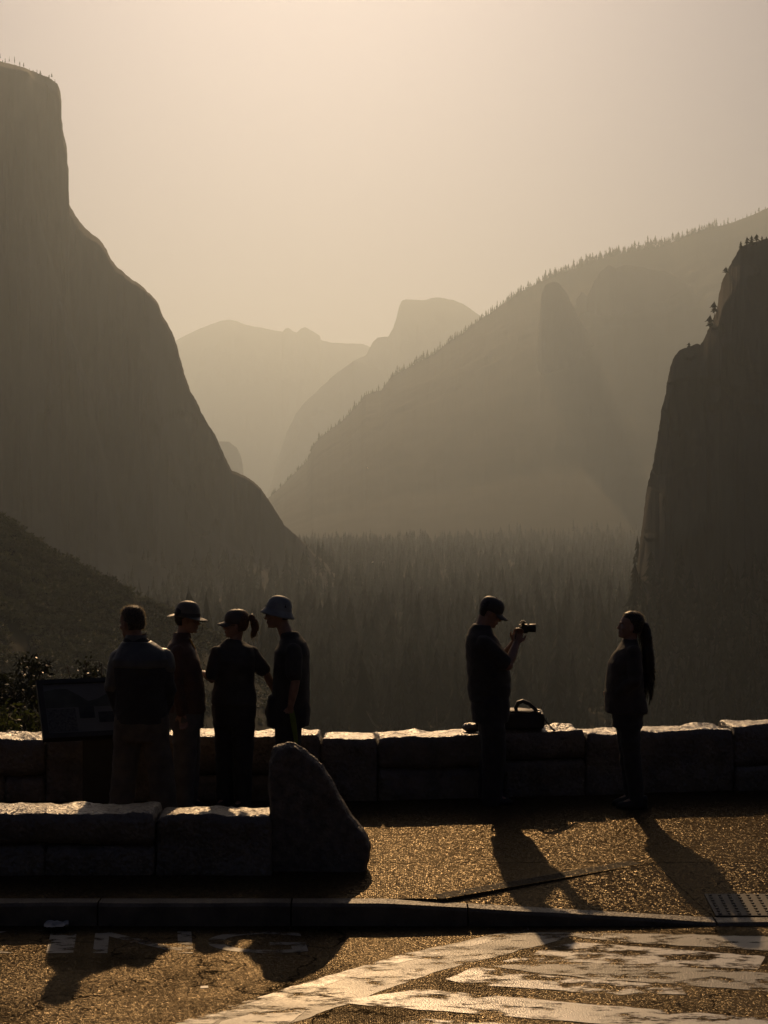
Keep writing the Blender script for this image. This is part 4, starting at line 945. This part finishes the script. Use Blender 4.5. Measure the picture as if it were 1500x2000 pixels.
def bwarp(p, r, a):
    if r > 0.115:
        t = (r-0.115)/0.06; p.z += -0.026*t*max(0,math.cos(a)) + 0.014*t*abs(math.sin(a)) + 0.006*t*math.sin(3*a+1)
    return p
hat = lathe_shell([(0.172,0.128),(0.150,0.130),(0.125,0.133),(0.108,0.138),(0.104,0.150),(0.103,0.178),(0.099,0.208),(0.086,0.240),(0.062,0.260),(0.028,0.270),(0.002,0.272)], 44, 1.03, 0.90, bwarp)
ht = add('brimmed_hat', xf(([v+Vector((-0.002,0,0.0)) for v in hat[0]], hat[1]), Mh), 'hat_olive', e4)
bd = lathe_shell([(0.107,0.140),(0.108,0.146),(0.107,0.164),(0.105,0.168)], 40, 1.03, 0.90); add('hat_band', xf(bd, Mh), 'cord', ht)
cp = [Mh @ Vector((0.13,-0.045,0.125)), Mh @ Vector((0.140,-0.05,0.07)), Mh @ Vector((0.125,-0.05,0.0)), Mh @ Vector((0.08,-0.045,-0.05)), Vector((0.055,-0.05,1.44))]
v, f = tube([cp[0], cp[0].lerp(cp[1],.5), cp[1], cp[1].lerp(cp[2],.5)+Vector((.004,0,0)), cp[2], cp[2].lerp(cp[3],.5)+Vector((.006,0,-.004)), cp[3], cp[4]], 0.0032, 6); add('chin_cord', (v,f), 'cord', ht)
v, f = tube([(0.045,-0.07,1.48),(0.058,-0.05,1.455),(0.072,-0.03,1.42),(0.085,0.0,1.39)], 0.007, 6); add('lanyard', (v,f), 'lanyard', e4)
clr = lathe_shell([(0.078,1.475),(0.080,1.50),(0.070,1.53)], 26); add('collar', ([v_+Vector((-0.028,0,0)) for v_ in clr[0]], clr[1]), 'rust', e4)

# --- woman in the cap
e5, Mh = person(dict(px=457, s=226, yaw=-115, world=True, label='person in a cap with a ponytail and dark T-shirt, reaching an arm to each side', head=(-0.008,0.012,1.476), hyaw=-62, pitch=0, hs=0.97, neck=0.050,
    torso=[(0.90,0.0,0.150,0.205),(0.98,0.0,0.140,0.198),(1.08,0.0,0.122,0.178),(1.16,0.004,0.122,0.178),(1.26,0.012,0.135,0.19),(1.33,0.006,0.118,0.190),(1.385,-0.004,0.095,0.165),(1.43,-0.008,0.070,0.105),(1.462,-0.008,0.056,0.062)],
    arms=[dict(j=[(-0.140,-0.02,1.335),(-0.185,-0.06,1.12),(-0.262,0.06,1.155)], hand=(-0.9,0.7,0.1), nrm=(0,-0.4,1), curl=0.35), dict(j=[(0.140,0.02,1.335),(0.275,0.02,1.165),(0.345,0.10,0.99)], hand=(0.3,0.4,-0.8), nrm=(1,-0.3,0.3), curl=0.4)],
    legs=[((0.0,-0.09,0.88),(0.0,-0.085,0.48),(0.0,-0.08,0.08)),((0.0,0.09,0.88),(0.01,0.09,0.48),(0.0,0.085,0.08))], legw=(0.112,0.084,0.072), prx=0.13, ar=0.88, hk=0.92, lr=0.92,
    top='tee_dark', top_name='t_shirt', legs_mat='pants_black', sleeve_r=0.95))
cp5 = cap_(Mh, e5, 'cap_brown', vis=0.95)
scalp(Mh, 0.045, lambda z: -0.01 if z < 0.10 else 0.03, 0.010, 'hair_fair', e5, 0.010, 9)
g0 = Mh @ Vector((-0.105,0,0.165)); bk = (Mh.to_3x3() @ Vector((-1,0,0))).normalized()
pt = [g0, g0+bk*0.035+Vector((0,0,0.012)), g0+bk*0.062+Vector((0,0,-0.025)), g0+bk*0.064+Vector((0,0,-0.09)), g0+bk*0.050+Vector((0,0,-0.14)), g0+bk*0.036+Vector((0,0,-0.165))]
pony5 = build('ponytail', limb(pt, [0.018,0.026,0.031,0.031,0.022,0.007], 12), 0.006, 2, M['hair_fair'], e5, 0.006, 24.0, 6)
r = random.Random(8); pth = []
for i in range(70):
    k = r.randint(0,4); p = pt[k].lerp(pt[k+1], r.random())+Vector((r.gauss(0,.016), r.gauss(0,.016), 0)); q = p+bk*r.uniform(-0.02,0.03)+Vector((r.gauss(0,.012), r.gauss(0,.012), -r.uniform(0.02,0.07))); pth.append([p, p.lerp(q,.5)+bk*0.008, q])
strands(pony5, 'loose_hairs', 'hair_rim', None, pth, 0.001)
gl = [tube([(0.088,0.012*s_,0.118),(0.092,0.045*s_,0.120),(0.075,0.066*s_,0.116),(0.0,0.078*s_,0.112)], 0.0025, 6) for s_ in (-1,1)] + [ell((0.094,0.032*s_,0.112),(0.004,0.022,0.017),14,8) for s_ in (-1,1)] + [tube([(0.093,-0.012,0.118),(0.098,0,0.12),(0.093,0.012,0.118)],0.0025,6)]
add('glasses', xf(merge(gl), Mh), 'glass', e5)

# --- man in the bucket hat
e6, Mh = person(dict(px=563, s=226, yaw=180, label='person in a pale bucket hat and dark T-shirt, facing left with hands in pockets', head=(0.083,0,1.563), pitch=4, hs=1.05, neck=0.058,
    torso=[(0.855,-0.005,0.170,0.19),(1.0,-0.022,0.156,0.19),(1.13,-0.028,0.151,0.195),(1.26,-0.03,0.150,0.21),(1.36,-0.034,0.142,0.215),(1.43,-0.042,0.112,0.175),(1.48,-0.025,0.085,0.11),(1.52,0.0,0.068,0.072)],
    arms=[dict(j=[(-0.05,0.175,1.37),(-0.075,0.235,1.12),(-0.03,0.205,0.90)], hand=(0.15,-0.1,-1), nrm=(0,1,0), curl=-0.3), dict(j=[(-0.05,-0.175,1.37),(0.01,-0.24,1.11),(0.14,-0.17,0.91)], hand=(0.3,0.1,-1), nrm=(0.3,-1,0), curl=0.3)],
    legs=[((0.0,0.09,0.89),(-0.01,0.10,0.49),(-0.02,0.11,0.09)),((0.0,-0.09,0.89),(0.01,-0.10,0.49),(0.01,-0.11,0.09))], legw=(0.122,0.098,0.085), prx=0.175,
    top='tee_black', top_name='t_shirt', legs_mat='pants_black', sleeve_r=1.0))
build('pocket_bulge', [ell((0.15,-0.13,0.81),(0.062,0.05,0.09)), ell((0.11,-0.12,0.80),(0.07,0.06,0.12))], 0.009, 3, M['pants_black'], e6, 0.004)
scalp(Mh, 0.06, lambda z: -0.025 if z < 0.13 else 0.03, 0.006, 'hair_dark', e6, 0, 11)
def bw2(p, r, a):
    return p
bh = lathe_shell([(0.138,0.092),(0.128,0.107),(0.114,0.128),(0.104,0.146),(0.102,0.156),(0.096,0.186),(0.086,0.214),(0.070,0.236),(0.046,0.250),(0.022,0.256),(0.002,0.257)], 44, 1.06, 0.92)
Mt = Mh @ Matrix.Translation((-0.012,0,0.150)) @ Matrix.Rotation(math.radians(-17),4,'Y') @ Matrix.Translation((0,0,-0.145))
h6 = add('bucket_hat', xf(bh, Mt), 'hat_blue', e6)
add('hat_band', xf(lathe_shell([(0.1055,0.146),(0.1042,0.152),(0.1035,0.158)], 40, 1.06, 0.92), Mt), 'hat_blue', h6)
gl = [tube([(0.088,0.012*s_,0.118),(0.092,0.045*s_,0.120),(0.075,0.066*s_,0.116),(0.0,0.078*s_,0.112)], 0.0025, 6) for s_ in (-1,1)] + [ell((0.094,0.032*s_,0.113),(0.004,0.022,0.016),14,8) for s_ in (-1,1)]
add('glasses', xf(merge(gl), Mh), 'glass', e6)
# lime stripe down the near leg
V = []; Fc = []
for i, (z, x, wd, y) in enumerate([(0.87,-0.040,0.020,0.197),(0.80,-0.052,0.024,0.208),(0.72,-0.064,0.022,0.206),(0.64,-0.075,0.018,0.205),(0.56,-0.082,0.012,0.205)]):
    V += [(x-wd, y+0.012, z), (x+wd, y+0.014, z), (x+wd, y-0.01, z), (x-wd, y-0.01, z)]
for i in range(4):
    for k in range(4): Fc.append((i*4+k, i*4+(k+1)%4, (i+1)*4+(k+1)%4, (i+1)*4+k))
Fc += [(3,2,1,0),(16,17,18,19)]
obj('leg_stripe', pyd('leg_stripe', V, Fc), M['neon'], e6, smooth=False)

# ------------------------------------------------------------------ bag on the wall
bx_, by_, bz_ = 1.14, 15.06, 0.575
bg = empty('camera_bag', (bx_, by_, bz_)); tag(bg, 'black camera bag with a looped handle lying on the wall behind the photographer', 'bag')
bm_ = bmesh.new(); bmesh.ops.create_cube(bm_, size=1.0); bmesh.ops.subdivide_edges(bm_, edges=bm_.edges[:], cuts=4, use_grid_fill=True); bmesh.ops.scale(bm_, vec=(0.62,0.28,0.145), verts=bm_.verts); bmesh.ops.translate(bm_, vec=(0,0,0.085), verts=bm_.verts)
me = bpy.data.meshes.new('bag_body'); bm_.to_mesh(me); bm_.free(); me = remesh(me, 0.012, 6); roughen(me, 0.022, 8, 3, 4.0); obj('bag_body', me, M['bag'], bg)
bb = [loft([(0.150,0.01,0.27,0.13),(0.166,0.0,0.25,0.12),(0.178,-0.03,0.18,0.09)], 24, None, 3.0)]
lid = add('lid', merge(bb), 'bag', bg)
v, f = tube([(-0.24,-0.132,0.168),(0.0,-0.138,0.172),(0.26,-0.132,0.160),(0.30,0,0.155),(0.26,0.132,0.16),(0.0,0.138,0.172),(-0.24,0.132,0.168)], 0.006, 6); add('piping', (v,f), 'bag_edge', lid)
def strap(pts, wd, th):
    V = []; Fc = []; pts = [Vector(p) for p in pts]; n = len(pts)
    for i, p in enumerate(pts):
        t = (pts[min(i+1,n-1)]-pts[max(i-1,0)]).normalized(); yv = Vector((0,1,0)); nv = t.cross(yv).normalized()
        V += [p-yv*wd/2-nv*th/2, p+yv*wd/2-nv*th/2, p+yv*wd/2+nv*th/2, p-yv*wd/2+nv*th/2]
    for i in range(n-1):
        for k in range(4): Fc.append((i*4+k, i*4+(k+1)%4, (i+1)*4+(k+1)%4, (i+1)*4+k))
    Fc += [(3,2,1,0), tuple((n-1)*4+k for k in range(4))]
    return V, Fc
add('handle', strap([(0.06,-0.06,0.14),(0.055,-0.06,0.20),(0.075,-0.06,0.243),(0.12,-0.06,0.258),(0.175,-0.06,0.235),(0.225,-0.06,0.19),(0.265,-0.06,0.145),(0.275,-0.06,0.12)], 0.05, 0.032), 'bag', bg)
add('strap', strap([(0.24,-0.12,0.17),(0.285,-0.14,0.14),(0.33,-0.16,0.08),(0.375,-0.18,0.02),(0.40,-0.19,0.012)], 0.045, 0.014), 'bag', bg)
add('strap', strap([(-0.24,-0.12,0.16),(-0.30,-0.13,0.20),(-0.34,-0.13,0.185),(-0.31,-0.13,0.10),(-0.29,-0.13,0.03)], 0.045, 0.014), 'bag', bg)
add('buckle', xf(ell((0.262,-0.13,0.16),(0.02,0.03,0.014),10,8), Matrix.Identity(4)), 'bag_edge', bg)

r = random.Random(21); V = []; Fc = []
for i in range(420):
    if i < 260: c = Vector((r.uniform(-4,4.5), KY-abs(r.gauss(0,0.10))-0.01, ROADZ+0.004))
    elif i < 330: c = Vector((r.uniform(-4,4), r.uniform(8.5,10.8), ROADZ+0.004))
    else: c = Vector((r.uniform(-0.2,3.5), r.uniform(12.4,14.3), 0.004))
    a = r.random()*6.28; L_ = r.uniform(0.006,0.02); wv_ = L_*0.4; u = Vector((math.cos(a), math.sin(a), r.uniform(0,.25))); v = Vector((-math.sin(a), math.cos(a), r.uniform(-.2,.3)))
    b = len(V); V += [c-u*L_*0.2, c+v*wv_+Vector((0,0,.002)), c+u*L_*1.6+Vector((0,0,.003)), c-v*wv_+Vector((0,0,.002))]; Fc.append((b,b+1,b+2,b+3))
ll = stuff(obj('leaf_litter', pyd('leaf_litter', V, Fc), M['twig'], smooth=False)); tag(ll, 'scattered grit and dry leaves along the kerb and pavement', 'leaf litter')
# loose lump of stone on the wall, litter at the kerb, birds
bm_ = bmesh.new(); bmesh.ops.create_icosphere(bm_, subdivisions=3, radius=0.07); me = bpy.data.meshes.new('loose_stone'); bm_.to_mesh(me); bm_.free()
c = get_co(me); c[:,0] *= 1.3; c[:,2] *= 0.6; set_co(me, c); roughen(me, 0.022, 12, 3, 2.0)
o = obj('loose_stone', me, M['granite']); P = at(922, 1430, 14.95); o.location = (P.x, 14.98, 0.60); tag(o, 'small loose stone on the wall top just left of the photographer', 'stone')
bm_ = bmesh.new(); bmesh.ops.create_grid(bm_, x_segments=9, y_segments=6, size=0.5); me = bpy.data.meshes.new('crumpled_paper'); bm_.to_mesh(me); bm_.free()
c = get_co(me); c = np.stack([c[:,0]*0.16, c[:,1]*0.12, 0.028+0.03*fbm(c[:,0]*5, c[:,1]*5, 1.0, 3)], -1); set_co(me, c)
o = obj('crumpled_paper', me, M['paper'], smooth=False); o.location = ((118-750)/292, 10.92, ROADZ+0.012); o.rotation_euler = (0,0,0.2); sm = o.modifiers.new('t','SOLIDIFY'); sm.thickness = 0.002
tag(o, 'crumpled scrap of paper on the road against the shaded kerb', 'litter')
for px, py, d, a, lab in [(718,914,380,0.3,'small white bird gliding before the middle of the ridge'),(728,1098,380,-0.5,'small white bird gliding just above the valley forest')]:
    P = at(px, py, d); v = [(-.3,0,0),(.0,.06,.03),(.32,0,0),(0,-.06,.02),(0,0,.07),(0.0,.05,.03),(-.02,.75,.22),(-.2,.70,.20),(-.16,.05,.02),(0,-.05,.03),(-.02,-.75,.22),(-.2,-.70,.20),(-.16,-.05,.02)]
    o = obj('bird', pyd('bird', [], []), M['bird'])
    body = xf(ell((0,0,0),(0.30,0.07,0.07),10,8), Matrix.Identity(4)); wings = []
    for s_ in (-1,1): wings.append(([Vector(q) for q in ((.10,.04*s_,.03),(.02,.40*s_,.16),(-.08,.75*s_,.12),(-.16,.38*s_,.12),(-.14,.04*s_,.02),(.10,.04*s_,.01),(.02,.40*s_,.14),(-.08,.75*s_,.105),(-.16,.38*s_,.105),(-.14,.04*s_,.0))], [(0,1,2,3,4),(9,8,7,6,5),(0,5,6,1),(1,6,7,2),(2,7,8,3),(3,8,9,4),(4,9,5,0)]))
    bv, bf = merge([body]+wings); o.data = pyd('bird', bv, bf); o.data.materials.append(M['bird'])
    o.location = P; o.rotation_euler = (0.5, 0.2, a); o.scale = (0.6,0.6,0.6); tag(o, lab, 'bird')

# ------------------------------------------------------------------ haze
bm_ = bmesh.new(); bmesh.ops.create_cube(bm_, size=1.0)
lo, hi = Vector((-6600,-340,-150)), Vector((6600,19200,1385))
for v in bm_.verts: v.co = Vector([lo[i] if v.co[i] < 0 else hi[i] for i in range(3)])
me = bpy.data.meshes.new('haze'); bm_.to_mesh(me); bm_.free()
hm = bpy.data.materials.new('valley haze'); hm.use_nodes = True; t = hm.node_tree; t.nodes.clear()
pv = t.nodes.new('ShaderNodeVolumePrincipled'); pv.inputs['Density'].default_value = HAZE_DENSITY; pv.inputs['Anisotropy'].default_value = HAZE_G; pv.inputs['Color'].default_value = (*HAZE_COL, 1)
pv.inputs['Density Attribute'].default_value = ''
ou = t.nodes.new('ShaderNodeOutputMaterial'); t.links.new(pv.outputs[0], ou.inputs['Volume'])
hz_ = stuff(obj('haze', me, hm, smooth=False)); tag(hz_, 'warm morning haze filling the valley', 'haze')
